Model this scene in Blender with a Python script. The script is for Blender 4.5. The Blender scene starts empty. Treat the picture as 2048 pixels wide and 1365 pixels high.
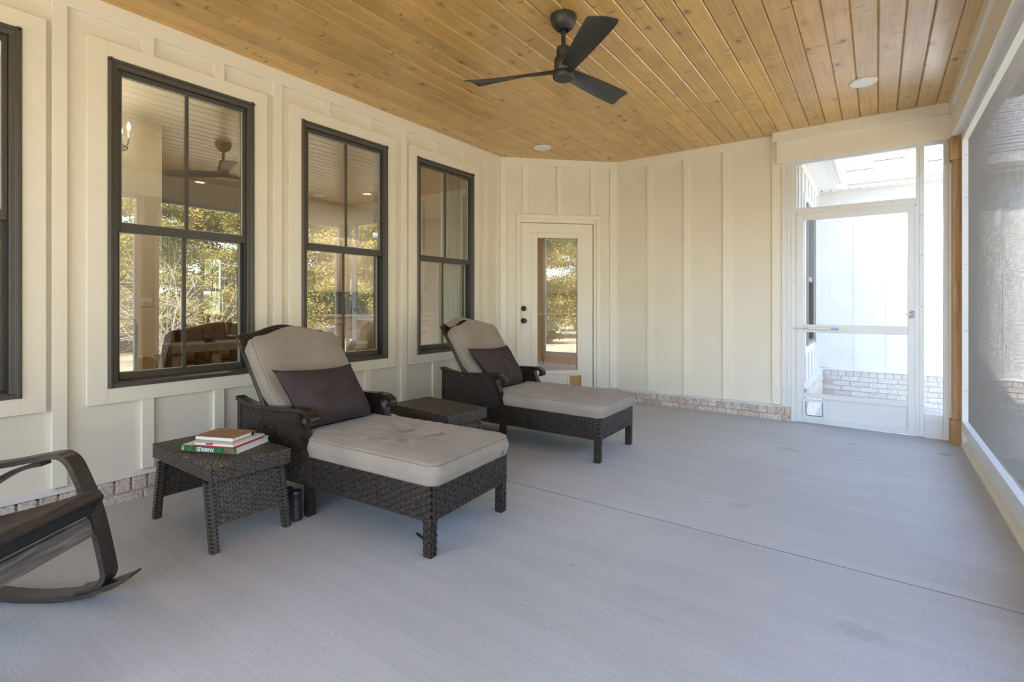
import bpy, math, random
import numpy as np
from mathutils import Matrix, Vector, noise

random.seed(11)
PI = math.pi
scn = bpy.context.scene
COL = scn.collection

# ------------------------------------------------------------------ camera
F_PX, YAW, HORIZON, CAM_H = 1025.04, 0.61967, 609.11, 1.17
cd = bpy.data.cameras.new('camera')
cam = bpy.data.objects.new('camera', cd)
COL.objects.link(cam)
cam.location = (0, 0, CAM_H)
cam.rotation_euler = (PI / 2, 0, YAW)
cd.sensor_width = 36.0
cd.lens = 36.0 * F_PX / 2048.0
cd.shift_y = -(682.5 - HORIZON) / 2048.0
cd.clip_start = 0.02
scn.camera = cam

# ------------------------------------------------------------------ light and exposure
SUN_DIR = Vector((0.577, 0.62, -1.0)).normalized()        # the way the sunlight travels
world = bpy.data.worlds.new('world')
scn.world = world
world.use_nodes = True
wn = world.node_tree.nodes
wl = world.node_tree.links
wn.clear()
wo = wn.new('ShaderNodeOutputWorld')
wb = wn.new('ShaderNodeBackground')
sky = wn.new('ShaderNodeTexSky')
sky.sky_type = 'NISHITA'
sky.sun_disc = False
sky.sun_elevation = math.asin(-SUN_DIR.z)
sky.sun_rotation = math.atan2(-SUN_DIR.x, -SUN_DIR.y)
sky.air_density = 1.0
sky.dust_density = 1.2
sky.ozone_density = 0.8
wb.inputs['Strength'].default_value = 0.42
wl.new(sky.outputs[0], wb.inputs['Color'])
wl.new(wb.outputs[0], wo.inputs['Surface'])
sl = bpy.data.lights.new('sun', 'SUN')
sl.energy = 6.5
sl.angle = 0.012
sl.color = (1.0, 0.94, 0.84)
sun = bpy.data.objects.new('sun', sl)
COL.objects.link(sun)
sun.rotation_euler = SUN_DIR.to_track_quat('-Z', 'Y').to_euler()
vs = scn.view_settings
vs.view_transform = 'Standard'
vs.look = 'None'
vs.gamma = 1.0
vs.use_curve_mapping = False
vs.exposure = 2.12
scn.cycles.use_denoising = True
scn.cycles.max_bounces = 9
scn.cycles.diffuse_bounces = 5
scn.cycles.use_adaptive_sampling = True
scn.cycles.adaptive_threshold = 0.02
scn.cycles.glossy_bounces = 4
scn.cycles.transparent_max_bounces = 16
scn.cycles.sample_clamp_indirect = 8.0
scn.cycles.caustics_reflective = False
scn.cycles.caustics_refractive = False

# ------------------------------------------------------------------ helpers
class MB:
    """collects shapes for ONE mesh object"""
    def __init__(s):
        s.v = []
        s.f = []
        s.sm = []
    def add(s, verts, faces, smooth=False):
        o = len(s.v)
        s.v.extend([tuple(p) for p in verts])
        s.f.extend([tuple(i + o for i in f) for f in faces])
        s.sm.extend([smooth] * len(faces))
        return s
    def box(s, x0, x1, y0, y1, z0, z1):
        x0, x1 = min(x0, x1), max(x0, x1)
        y0, y1 = min(y0, y1), max(y0, y1)
        z0, z1 = min(z0, z1), max(z0, z1)
        v = [(x0, y0, z0), (x1, y0, z0), (x1, y1, z0), (x0, y1, z0), (x0, y0, z1), (x1, y0, z1), (x1, y1, z1), (x0, y1, z1)]
        return s.add(v, [(0, 3, 2, 1), (4, 5, 6, 7), (0, 1, 5, 4), (1, 2, 6, 5), (2, 3, 7, 6), (3, 0, 4, 7)])
    def hexa(s, lo, hi):
        """lo, hi: 4 points each, counter-clockwise seen from above"""
        return s.add(list(lo) + list(hi), [(0, 3, 2, 1), (4, 5, 6, 7), (0, 1, 5, 4), (1, 2, 6, 5), (2, 3, 7, 6), (3, 0, 4, 7)])
    def prism(s, poly, axis, a, b, smooth=False):
        """poly: 2D points; extruded from a to b along axis ('x','y','z')"""
        def put(p, t):
            return {'x': (t, p[0], p[1]), 'y': (p[0], t, p[1]), 'z': (p[0], p[1], t)}[axis]
        n = len(poly)
        v = [put(p, a) for p in poly] + [put(p, b) for p in poly]
        f = [tuple(range(n))[::-1], tuple(range(n, 2 * n))]
        s.add(v, f)
        s.add(v, [(i, (i + 1) % n, (i + 1) % n + n, i + n) for i in range(n)], smooth)
        return s
    def tube(s, path, r, seg=8, caps=True, closed=False):
        path = [Vector(p) for p in path]
        n = len(path)
        rr = r if isinstance(r, (list, tuple)) else [r] * n
        rings = []
        up = None
        for i, p in enumerate(path):
            if closed:
                t = path[(i + 1) % n] - path[i - 1]
            else:
                t = path[min(i + 1, n - 1)] - path[max(i - 1, 0)]
            t.normalize()
            if up is None:
                up = Vector((0, 0, 1)) if abs(t.z) < 0.9 else Vector((1, 0, 0))
            a = up - t * up.dot(t)
            a.normalize()
            up = a
            b = t.cross(a)
            rings.append([p + (a * math.cos(2 * PI * k / seg) + b * math.sin(2 * PI * k / seg)) * rr[i] for k in range(seg)])
        v = [q for R in rings for q in R]
        f = []
        for i in range(n if closed else n - 1):
            j = (i + 1) % n
            for k in range(seg):
                f.append((i * seg + k, i * seg + (k + 1) % seg, j * seg + (k + 1) % seg, j * seg + k))
        s.add(v, f, True)
        if caps and not closed:
            s.add(rings[0], [tuple(range(seg))[::-1]])
            s.add(rings[-1], [tuple(range(seg))])
        return s
    def band(s, path, side, width, thick):
        """a flat strip of rectangular section: path of points, 'side' is the direction of its width"""
        path = [Vector(p) for p in path]
        side = Vector(side).normalized()
        n = len(path)
        v = []
        for i, p in enumerate(path):
            t = (path[min(i + 1, n - 1)] - path[max(i - 1, 0)]).normalized()
            nn = t.cross(side).normalized()
            th_ = thick[i] if isinstance(thick, (list, tuple)) else thick
            for a, b in ((-1, -1), (1, -1), (1, 1), (-1, 1)):
                v.append(p + side * (a * width / 2) + nn * (b * th_ / 2))
        for k in range(4):
            vv = []
            for i in range(n):
                vv += [v[i * 4 + k], v[i * 4 + (k + 1) % 4]]
            s.add(vv, [(2 * i, 2 * i + 1, 2 * i + 3, 2 * i + 2) for i in range(n - 1)], True)
        s.add(v[:4], [(3, 2, 1, 0)])
        s.add(v[-4:], [(0, 1, 2, 3)])
        return s
    def lathe(s, prof, seg=24, c=(0, 0, 0), smooth=True):
        n = len(prof)
        v = []
        for r, z in prof:
            for k in range(seg):
                a = 2 * PI * k / seg
                v.append((c[0] + r * math.cos(a), c[1] + r * math.sin(a), c[2] + z))
        f = []
        for i in range(n - 1):
            for k in range(seg):
                f.append((i * seg + k, i * seg + (k + 1) % seg, (i + 1) * seg + (k + 1) % seg, (i + 1) * seg + k))
        s.add(v, f, smooth)
        s.add(v[:seg], [tuple(range(seg))[::-1]])
        s.add(v[-seg:], [tuple(range(seg))])
        return s
    def build(s, name, mat, parent=None, bevel=0.0, kind=None):
        me = bpy.data.meshes.new(name)
        me.from_pydata(s.v, [], s.f)
        me.polygons.foreach_set('use_smooth', s.sm)
        me.materials.append(mat)
        me.update()
        o = bpy.data.objects.new(name, me)
        COL.objects.link(o)
        o.parent = parent
        if bevel:
            m = o.modifiers.new('bevel', 'BEVEL')
            m.width = bevel
            m.segments = 2
            m.limit_method = 'ANGLE'
            m.angle_limit = math.radians(50)
        if kind:
            o['kind'] = kind
        return o

def tag(o, label=None, cat=None, group=None, kind=None):
    if label: o['label'] = label
    if cat: o['category'] = cat
    if group: o['group'] = group
    if kind: o['kind'] = kind
    return o

TILT = 0.008
def zf(x):
    """height of the porch slab, which falls slightly away from the house"""
    return TILT * (0.55 - x)
RT = Matrix.Rotation(TILT, 4, 'Y')

def empty(name, loc, rz=0.0, tilt=False):
    o = bpy.data.objects.new(name, None)
    COL.objects.link(o)
    o.empty_display_size = 0.1
    o.location = loc
    m = Matrix.Rotation(rz, 4, 'Z')
    if tilt:
        m = RT @ m
    o.rotation_euler = m.to_euler()
    return o

def copy_tree(o, parent=None):
    c = o.copy()
    COL.objects.link(c)
    c.parent = parent
    for ch in list(o.children):
        copy_tree(ch, c)
    return c

def share(name, me, parent, loc=(0, 0, 0), scale=(1, 1, 1), rz=0.0):
    o = bpy.data.objects.new(name, me)
    COL.objects.link(o)
    o.parent = parent
    o.location = loc
    o.scale = scale
    o.rotation_euler = (0, 0, rz)
    return o

# ------------------------------------------------------------------ materials
def newmat(name):
    m = bpy.data.materials.new(name)
    m.use_nodes = True
    nt = m.node_tree
    b = nt.nodes['Principled BSDF']
    return m, nt, b

def N(nt, kind, **kw):
    n = nt.nodes.new(kind)
    for k, v in kw.items():
        if k.startswith('i_'):
            n.inputs[k[2:].replace('_', ' ')].default_value = v
        else:
            setattr(n, k, v)
    return n

def ramp(nt, stops, src):
    r = nt.nodes.new('ShaderNodeValToRGB')
    els = r.color_ramp.elements
    while len(els) < len(stops):
        els.new(0.5)
    for e, (p, c) in zip(els, stops):
        e.position = p
        e.color = c if len(c) == 4 else (*c, 1)
    nt.links.new(src, r.inputs['Fac'])
    return r

def mixc(nt, a, b, fac, mode='MIX'):
    m = nt.nodes.new('ShaderNodeMix')
    m.data_type = 'RGBA'
    m.blend_type = mode
    for sock, val in ((m.inputs[0], fac), (m.inputs[6], a), (m.inputs[7], b)):
        if hasattr(val, 'is_linked') or hasattr(val, 'links'):
            nt.links.new(val, sock)
        elif isinstance(val, (int, float)):
            sock.default_value = val
        else:
            sock.default_value = val if len(val) == 4 else (*val, 1)
    return m.outputs[2]

def coords(nt, scale, world=True, rnd=0.0):
    if world:
        g = N(nt, 'ShaderNodeNewGeometry')
        src = g.outputs['Position']
    else:
        g = N(nt, 'ShaderNodeTexCoord')
        src = g.outputs['Object']
    mp = N(nt, 'ShaderNodeMapping')
    mp.inputs['Scale'].default_value = scale
    nt.links.new(src, mp.inputs['Vector'])
    if rnd:
        oi = N(nt, 'ShaderNodeObjectInfo')
        mu = N(nt, 'ShaderNodeMath', operation='MULTIPLY')
        mu.inputs[1].default_value = rnd
        nt.links.new(oi.outputs['Random'], mu.inputs[0])
        cb = N(nt, 'ShaderNodeCombineXYZ')
        for k in range(3):
            nt.links.new(mu.outputs[0], cb.inputs[k])
        nt.links.new(cb.outputs[0], mp.inputs['Location'])
    return mp.outputs[0]

def bump(nt, b, h, strength=0.3, dist=0.01):
    n = N(nt, 'ShaderNodeBump')
    n.inputs['Strength'].default_value = strength
    n.inputs['Distance'].default_value = dist
    nt.links.new(h, n.inputs['Height'])
    nt.links.new(n.outputs[0], b.inputs['Normal'])

def simple(name, col, rough=0.5, metal=0.0, var=0.0, vscale=8.0, bmp=0.0, bscale=200.0, spec=None, emit=None):
    m, nt, b = newmat(name)
    b.inputs['Roughness'].default_value = rough
    b.inputs['Metallic'].default_value = metal
    b.inputs['Base Color'].default_value = (*col, 1)
    if spec is not None:
        b.inputs['Specular IOR Level'].default_value = spec
    if var or bmp:
        c = coords(nt, (1, 1, 1))
    if var:
        n = N(nt, 'ShaderNodeTexNoise')
        n.inputs['Scale'].default_value = vscale
        n.inputs['Detail'].default_value = 5
        nt.links.new(c, n.inputs['Vector'])
        r = ramp(nt, [(0.3, tuple(x * (1 - var) for x in col)), (0.7, tuple(min(1, x * (1 + var)) for x in col))], n.outputs[0])
        nt.links.new(r.outputs[0], b.inputs['Base Color'])
    if bmp:
        n2 = N(nt, 'ShaderNodeTexNoise')
        n2.inputs['Scale'].default_value = bscale
        n2.inputs['Detail'].default_value = 3
        nt.links.new(c, n2.inputs['Vector'])
        bump(nt, b, n2.outputs[0], bmp, 0.004)
    if emit:
        b.inputs['Emission Color'].default_value = (*emit[0], 1)
        b.inputs['Emission Strength'].default_value = emit[1]
    return m

M = {}
M['paint'] = simple('cream_white_paint', (0.79, 0.735, 0.62), 0.55, var=0.02, vscale=3, bmp=0.08, bscale=160)
M['trim'] = simple('white_trim_paint', (0.835, 0.785, 0.675), 0.45, var=0.015, vscale=4, bmp=0.05, bscale=220)
M['white_metal'] = simple('white_enamelled_metal', (0.73, 0.74, 0.75), 0.35)
M['outer_paint'] = simple('white_exterior_paint', (0.83, 0.83, 0.82), 0.6, var=0.02, vscale=5)
M['bronze'] = simple('dark_bronze_vinyl', (0.072, 0.065, 0.055), 0.42, bmp=0.04, bscale=300)
M['seal'] = simple('black_sash_track', (0.012, 0.012, 0.014), 0.4)
M['spacer'] = simple('pale_glazing_bead', (0.42, 0.43, 0.40), 0.4)
M['dark_frame'] = simple('dark_espresso_frame', (0.026, 0.018, 0.014), 0.2, var=0.25, vscale=20)
M['wicker'] = simple('dark_brown_wicker', (0.034, 0.025, 0.020), 0.25, var=0.45, vscale=60)
M['wicker_gap'] = simple('wicker_shadow_backing', (0.012, 0.009, 0.008), 0.7)
M['wicker_grey'] = simple('weathered_brown_wicker', (0.078, 0.064, 0.054), 0.36, var=0.45, vscale=60)
M['black_plastic'] = simple('black_rubber', (0.012, 0.012, 0.013), 0.5)
M['fan'] = simple('dark_bronze_fan_metal', (0.040, 0.038, 0.034), 0.38, metal=0.3)
M['fan_blade'] = simple('matt_dark_fan_blade', (0.040, 0.039, 0.037), 0.45)
M['disc'] = simple('cream_speaker_cover', (0.85, 0.83, 0.76), 0.5)
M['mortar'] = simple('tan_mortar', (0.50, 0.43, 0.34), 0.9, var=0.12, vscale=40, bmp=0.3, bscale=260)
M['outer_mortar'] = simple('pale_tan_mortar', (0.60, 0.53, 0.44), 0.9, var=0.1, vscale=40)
M['knob'] = simple('aged_bronze_hardware', (0.05, 0.04, 0.03), 0.35, metal=0.6)
M['pet_flap'] = simple('amber_pet_flap', (0.55, 0.30, 0.10), 0.4)
M['paper'] = simple('book_page_paper', (0.80, 0.78, 0.72), 0.8)
M['white_ink'] = simple('white_ink', (0.85, 0.85, 0.83), 0.6)
M['red'] = simple('red_notebook_cover', (0.45, 0.02, 0.03), 0.5)
M['chrome'] = simple('brushed_steel', (0.6, 0.6, 0.6), 0.3, metal=0.9)
M['latch'] = simple('grey_latch_metal', (0.30, 0.31, 0.33), 0.4, metal=0.4)
M['tan_wall'] = simple('interior_wall_paint', (0.62, 0.56, 0.47), 0.7)
M['int_ceiling'] = simple('interior_ceiling_paint', (0.70, 0.66, 0.58), 0.8)
M['cabinet'] = simple('cream_cabinet_paint', (0.70, 0.60, 0.46), 0.5)
M['counter'] = simple('pale_stone_counter', (0.66, 0.64, 0.60), 0.3, var=0.1, vscale=20)
M['upholstery'] = simple('beige_upholstery', (0.42, 0.36, 0.27), 0.9, var=0.08, vscale=30)
M['leather'] = simple('brown_leather', (0.17, 0.09, 0.05), 0.45, var=0.15, vscale=9)
M['grey_wood'] = simple('weathered_grey_wood', (0.26, 0.22, 0.165), 0.7, var=0.2, vscale=14)
M['oak'] = simple('turned_oak', (0.42, 0.25, 0.11), 0.5, var=0.15, vscale=12)
M['iron'] = simple('dark_cast_iron', (0.06, 0.06, 0.055), 0.6)
M['curtain'] = simple('pale_sage_curtain', (0.55, 0.57, 0.48), 0.9)
M['navy'] = simple('navy_tile', (0.05, 0.07, 0.13), 0.4)
M['bulb'] = simple('lit_bulb', (1, 1, 1), 0.5, emit=((1.0, 0.86, 0.62), 30.0))
M['roof'] = simple('pale_grey_shingle', (0.26, 0.26, 0.27), 0.9, var=0.15, vscale=20)
M['trunk'] = simple('grey_brown_bark', (0.17, 0.13, 0.10), 0.9, var=0.3, vscale=9, bmp=0.5, bscale=40)
M['twig'] = simple('pale_bare_twigs', (0.52, 0.46, 0.40), 0.9)
M['duct'] = simple('shop_vac_label_blue', (0.35, 0.5, 0.7), 0.5)

def mat_ceiling():
    m, nt, b = newmat('honey_knotty_pine')
    c = coords(nt, (1, 1, 1), True, 37.0)
    # grain runs along Y
    mp = N(nt, 'ShaderNodeMapping'); mp.inputs['Scale'].default_value = (55, 2.2, 55)
    nt.links.new(c, mp.inputs['Vector'])
    g = N(nt, 'ShaderNodeTexNoise'); g.inputs['Scale'].default_value = 1.0; g.inputs['Detail'].default_value = 6; g.inputs['Distortion'].default_value = 0.6
    nt.links.new(mp.outputs[0], g.inputs['Vector'])
    base = ramp(nt, [(0.25, (0.52, 0.295, 0.068)), (0.5, (0.645, 0.385, 0.102)), (0.8, (0.73, 0.46, 0.14))], g.outputs[0])
    # board to board
    oi = N(nt, 'ShaderNodeObjectInfo')
    bv = ramp(nt, [(0.0, (0.84, 0.83, 0.80)), (0.5, (0.97, 0.97, 0.97)), (1.0, (1.08, 1.05, 1.0))], oi.outputs['Random'])
    col = mixc(nt, base.outputs[0], bv.outputs[0], 1.0, 'MULTIPLY')
    # large soft blotches
    n2 = N(nt, 'ShaderNodeTexNoise'); n2.inputs['Scale'].default_value = 3.5; n2.inputs['Detail'].default_value = 3
    nt.links.new(c, n2.inputs['Vector'])
    bl = ramp(nt, [(0.35, (0.86, 0.83, 0.78)), (0.62, (1, 1, 1))], n2.outputs[0])
    col = mixc(nt, col, bl.outputs[0], 0.8, 'MULTIPLY')
    # round knots
    mk = N(nt, 'ShaderNodeMapping'); mk.inputs['Scale'].default_value = (6.0, 4.0, 6.0)
    nt.links.new(c, mk.inputs['Vector'])
    vk = N(nt, 'ShaderNodeTexVoronoi'); vk.inputs['Scale'].default_value = 1.0
    nt.links.new(mk.outputs[0], vk.inputs['Vector'])
    kk = ramp(nt, [(0.05, (1, 1, 1)), (0.11, (0, 0, 0))], vk.outputs['Distance'])
    col = mixc(nt, col, (0.12, 0.045, 0.012), kk.outputs[0])
    # halo around the knots
    kh = ramp(nt, [(0.08, (0.45, 0.45, 0.45)), (0.24, (0, 0, 0))], vk.outputs['Distance'])
    col = mixc(nt, col, (0.27, 0.115, 0.03), kh.outputs[0])
    # short cross-grain ticks
    mt = N(nt, 'ShaderNodeMapping'); mt.inputs['Scale'].default_value = (5.5, 17.0, 5.5)
    nt.links.new(c, mt.inputs['Vector'])
    dn = N(nt, 'ShaderNodeTexNoise'); dn.inputs['Scale'].default_value = 1.5
    nt.links.new(mt.outputs[0], dn.inputs['Vector'])
    ad = mixc(nt, mt.outputs[0], dn.outputs[1], 0.35, 'ADD')
    vt = N(nt, 'ShaderNodeTexVoronoi'); vt.inputs['Scale'].default_value = 1.0
    nt.links.new(ad, vt.inputs['Vector'])
    tk = ramp(nt, [(0.08, (0.85, 0.85, 0.85)), (0.20, (0, 0, 0))], vt.outputs['Distance'])
    # only in places
    n3 = N(nt, 'ShaderNodeTexNoise'); n3.inputs['Scale'].default_value = 5.0
    nt.links.new(c, n3.inputs['Vector'])
    pl = ramp(nt, [(0.40, (0, 0, 0)), (0.55, (1, 1, 1))], n3.outputs[0])
    tk2 = mixc(nt, tk.outputs[0], pl.outputs[0], 1.0, 'MULTIPLY')
    col = mixc(nt, col, (0.20, 0.08, 0.02), tk2)
    nt.links.new(col, b.inputs['Base Color'])
    b.inputs['Roughness'].default_value = 0.34
    b.inputs['Coat Weight'].default_value = 0.75
    b.inputs['Coat Roughness'].default_value = 0.26
    bump(nt, b, g.outputs[0], 0.12, 0.003)
    return m
M['pine'] = mat_ceiling()
M['pine_gap'] = simple('pine_groove_wood', (0.20, 0.085, 0.02), 0.6)

def mat_wood(name, cols, axis, rough=0.5, fine=45, coarse=2.0, world=False):
    m, nt, b = newmat(name)
    sc = [fine] * 3
    sc['xyz'.index(axis)] = coarse
    c = coords(nt, tuple(sc), world, 11.0)
    n = N(nt, 'ShaderNodeTexNoise'); n.inputs['Scale'].default_value = 1.0; n.inputs['Detail'].default_value = 6; n.inputs['Distortion'].default_value = 0.8
    nt.links.new(c, n.inputs['Vector'])
    r = ramp(nt, [(0.28, cols[0]), (0.52, cols[1]), (0.75, cols[2])], n.outputs[0])
    nt.links.new(r.outputs[0], b.inputs['Base Color'])
    b.inputs['Roughness'].default_value = rough
    bump(nt, b, n.outputs[0], 0.15, 0.003)
    return m
M['cedar'] = mat_wood('stained_cedar', [(0.28, 0.14, 0.05), (0.40, 0.23, 0.095), (0.49, 0.31, 0.145)], 'z', 0.55, world=True)
M['oak_floor'] = mat_wood('oak_floorboards', [(0.34, 0.19, 0.09), (0.45, 0.27, 0.14), (0.54, 0.34, 0.19)], 'x', 0.4, 18, 1.0, True)
M['black_veneer'] = mat_wood('black_brown_veneer', [(0.024, 0.018, 0.015), (0.042, 0.033, 0.028), (0.065, 0.053, 0.046)], 'x', 0.34, 120, 5)
M['worn_veneer'] = mat_wood('worn_black_veneer', [(0.085, 0.072, 0.064), (0.15, 0.132, 0.118), (0.30, 0.27, 0.245)], 'y', 0.5, 60, 5)
M['worn_pad'] = mat_wood('worn_dark_seat_pad', [(0.030, 0.022, 0.018), (0.055, 0.040, 0.031), (0.12, 0.085, 0.06)], 'y', 0.75, 110, 9)
M['pad_side'] = simple('black_seat_webbing', (0.020, 0.020, 0.021), 0.8, bmp=0.3, bscale=500)

def mat_concrete():
    m, nt, b = newmat('broomed_concrete')
    c = coords(nt, (1, 1, 1))
    n1 = N(nt, 'ShaderNodeTexNoise'); n1.inputs['Scale'].default_value = 0.9; n1.inputs['Detail'].default_value = 6
    nt.links.new(c, n1.inputs['Vector'])
    base = ramp(nt, [(0.3, (0.455, 0.463, 0.465)), (0.55, (0.50, 0.508, 0.511)), (0.75, (0.535, 0.543, 0.546))], n1.outputs[0])
    # broom strokes across the slab
    mb = N(nt, 'ShaderNodeMapping'); mb.inputs['Scale'].default_value = (1.4, 130, 1); mb.inputs['Rotation'].default_value = (0, 0, 0.06)
    nt.links.new(c, mb.inputs['Vector'])
    n2 = N(nt, 'ShaderNodeTexNoise'); n2.inputs['Scale'].default_value = 1.0; n2.inputs['Detail'].default_value = 4
    nt.links.new(mb.outputs[0], n2.inputs['Vector'])
    st = ramp(nt, [(0.3, (0.93, 0.93, 0.93)), (0.7, (1.04, 1.04, 1.04))], n2.outputs[0])
    col = mixc(nt, base.outputs[0], st.outputs[0], 1.0, 'MULTIPLY')
    sk = N(nt, 'ShaderNodeTexNoise'); sk.inputs['Scale'].default_value = 140; sk.inputs['Detail'].default_value = 3
    nt.links.new(c, sk.inputs['Vector'])
    skr = ramp(nt, [(0.30, (0.90, 0.90, 0.90)), (0.62, (1.04, 1.04, 1.04))], sk.outputs[0])
    col = mixc(nt, col, skr.outputs[0], 1.0, 'MULTIPLY')
    # wide streaks
    ms = N(nt, 'ShaderNodeMapping'); ms.inputs['Scale'].default_value = (0.7, 9, 1)
    nt.links.new(c, ms.inputs['Vector'])
    n4 = N(nt, 'ShaderNodeTexNoise'); n4.inputs['Scale'].default_value = 1.0; n4.inputs['Detail'].default_value = 3
    nt.links.new(ms.outputs[0], n4.inputs['Vector'])
    s4 = ramp(nt, [(0.35, (0.955, 0.955, 0.955)), (0.65, (1.02, 1.02, 1.02))], n4.outputs[0])
    col = mixc(nt, col, s4.outputs[0], 1.0, 'MULTIPLY')
    # small tan and dark stains
    v = N(nt, 'ShaderNodeTexNoise'); v.inputs['Scale'].default_value = 4.2; v.inputs['Detail'].default_value = 4; v.inputs['Distortion'].default_value = 1.0
    nt.links.new(c, v.inputs['Vector'])
    sv = ramp(nt, [(0.70, (0, 0, 0)), (0.76, (0.45, 0.45, 0.45))], v.outputs[0])
    col = mixc(nt, col, (0.34, 0.27, 0.20), sv.outputs[0])
    vv = N(nt, 'ShaderNodeTexVoronoi'); vv.inputs['Scale'].default_value = 5.5
    nt.links.new(c, vv.inputs['Vector'])
    sp = ramp(nt, [(0.016, (0.7, 0.7, 0.7)), (0.024, (0, 0, 0))], vv.outputs['Distance'])
    col = mixc(nt, col, (0.12, 0.10, 0.09), sp.outputs[0])
    for (x, y, a, b_, rot, k, cc) in ((-0.05, 2.20, 0.10, 0.06, -0.3, 0.30, (0.30, 0.28, 0.27)), (-0.57, 4.615, 0.11, 0.05, -0.5, 0.55, (0.36, 0.30, 0.24)), (-0.645, 3.166, 0.08, 0.05, 0.5, 0.40, (0.38, 0.28, 0.21)), (0.426, 5.196, 0.06, 0.02, 0.2, 0.8, (0.13, 0.11, 0.10)), (-0.178, 5.129, 0.05, 0.025, 0.6, 0.6, (0.22, 0.21, 0.20))):
        mp = N(nt, 'ShaderNodeMapping', vector_type='TEXTURE')
        mp.inputs['Location'].default_value = (x, y, 0.0)
        mp.inputs['Rotation'].default_value = (0, 0, rot)
        mp.inputs['Scale'].default_value = (a, b_, 5.0)
        nt.links.new(c, mp.inputs['Vector'])
        dn = N(nt, 'ShaderNodeTexNoise'); dn.inputs['Scale'].default_value = 2.5; dn.inputs['Detail'].default_value = 4
        nt.links.new(mp.outputs[0], dn.inputs['Vector'])
        ln = N(nt, 'ShaderNodeVectorMath', operation='LENGTH'); nt.links.new(mp.outputs[0], ln.inputs[0])
        ad = N(nt, 'ShaderNodeMath', operation='MULTIPLY_ADD'); nt.links.new(ln.outputs['Value'], ad.inputs[0]); ad.inputs[1].default_value = 0.5; nt.links.new(dn.outputs[0], ad.inputs[2])
        dr = ramp(nt, [(0.72, (k, k, k)), (0.98, (0, 0, 0))], ad.outputs[0])
        col = mixc(nt, col, cc, dr.outputs[0])
    nt.links.new(col, b.inputs['Base Color'])
    b.inputs['Roughness'].default_value = 0.62
    b.inputs['Specular IOR Level'].default_value = 0.35
    bump(nt, b, n2.outputs[0], 0.25, 0.0015)
    return m
M['concrete'] = mat_concrete()

def mat_brick(name, lo, mid, hi, speck=0.75):
    m, nt, b = newmat(name)
    oi = N(nt, 'ShaderNodeObjectInfo')
    r = ramp(nt, [(0.0, lo), (0.5, mid), (1.0, hi)], oi.outputs['Random'])
    c = coords(nt, (1, 1, 1), True)
    n = N(nt, 'ShaderNodeTexNoise'); n.inputs['Scale'].default_value = 55; n.inputs['Detail'].default_value = 6; n.inputs['Roughness'].default_value = 0.7
    nt.links.new(c, n.inputs['Vector'])
    sp = ramp(nt, [(0.36, (0.40, 0.33, 0.31)), (0.50, (1, 1, 1)), (0.68, (1.25, 1.24, 1.22))], n.outputs[0])
    col = mixc(nt, r.outputs[0], sp.outputs[0], speck, 'MULTIPLY')
    nt.links.new(col, b.inputs['Base Color'])
    b.inputs['Roughness'].default_value = 0.9
    bump(nt, b, n.outputs[0], 0.6, 0.006)
    return m
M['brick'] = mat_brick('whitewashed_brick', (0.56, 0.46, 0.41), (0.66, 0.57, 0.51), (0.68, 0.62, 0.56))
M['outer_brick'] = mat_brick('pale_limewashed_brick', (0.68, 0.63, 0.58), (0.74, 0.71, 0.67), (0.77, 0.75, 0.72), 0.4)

def mat_cushion(name, stains):
    m, nt, b = newmat(name)
    c = coords(nt, (1, 1, 1), False)
    n1 = N(nt, 'ShaderNodeTexNoise'); n1.inputs['Scale'].default_value = 5; n1.inputs['Detail'].default_value = 5
    nt.links.new(c, n1.inputs['Vector'])
    base = ramp(nt, [(0.3, (0.295, 0.252, 0.205)), (0.7, (0.35, 0.303, 0.252))], n1.outputs[0])
    # weave
    w = N(nt, 'ShaderNodeTexNoise'); w.inputs['Scale'].default_value = 420; w.inputs['Detail'].default_value = 2
    nt.links.new(c, w.inputs['Vector'])
    wr = ramp(nt, [(0.3, (0.88, 0.88, 0.88)), (0.7, (1.08, 1.08, 1.08))], w.outputs[0])
    col = mixc(nt, base.outputs[0], wr.outputs[0], 1.0, 'MULTIPLY')
    # spilled stains and the dent's painted shade: centre, half sizes, turn
    for (x, y, z, a, b_, h_, rot, k) in stains:
        mp = N(nt, 'ShaderNodeMapping', vector_type='TEXTURE')
        mp.inputs['Location'].default_value = (x, y, z)
        mp.inputs['Rotation'].default_value = (0, 0, rot)
        mp.inputs['Scale'].default_value = (a, b_, h_)
        nt.links.new(c, mp.inputs['Vector'])
        dn = N(nt, 'ShaderNodeTexNoise'); dn.inputs['Scale'].default_value = 2.0
        nt.links.new(mp.outputs[0], dn.inputs['Vector'])
        ln = N(nt, 'ShaderNodeVectorMath', operation='LENGTH'); nt.links.new(mp.outputs[0], ln.inputs[0])
        ad = N(nt, 'ShaderNodeMath', operation='ADD'); nt.links.new(ln.outputs['Value'], ad.inputs[0]); nt.links.new(dn.outputs[0], ad.inputs[1])
        dr = ramp(nt, [(0.78, (k, k, k)), (1.0, (0, 0, 0))], ad.outputs[0])
        col = mixc(nt, col, (0.13, 0.105, 0.065), dr.outputs[0])
    nt.links.new(col, b.inputs['Base Color'])
    b.inputs['Roughness'].default_value = 0.95
    b.inputs['Specular IOR Level'].default_value = 0.15
    b.inputs['Sheen Weight'].default_value = 0.15
    bump(nt, b, w.outputs[0], 0.25, 0.002)
    return m
M['cushion'] = mat_cushion('taupe_outdoor_fabric', [])
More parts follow.
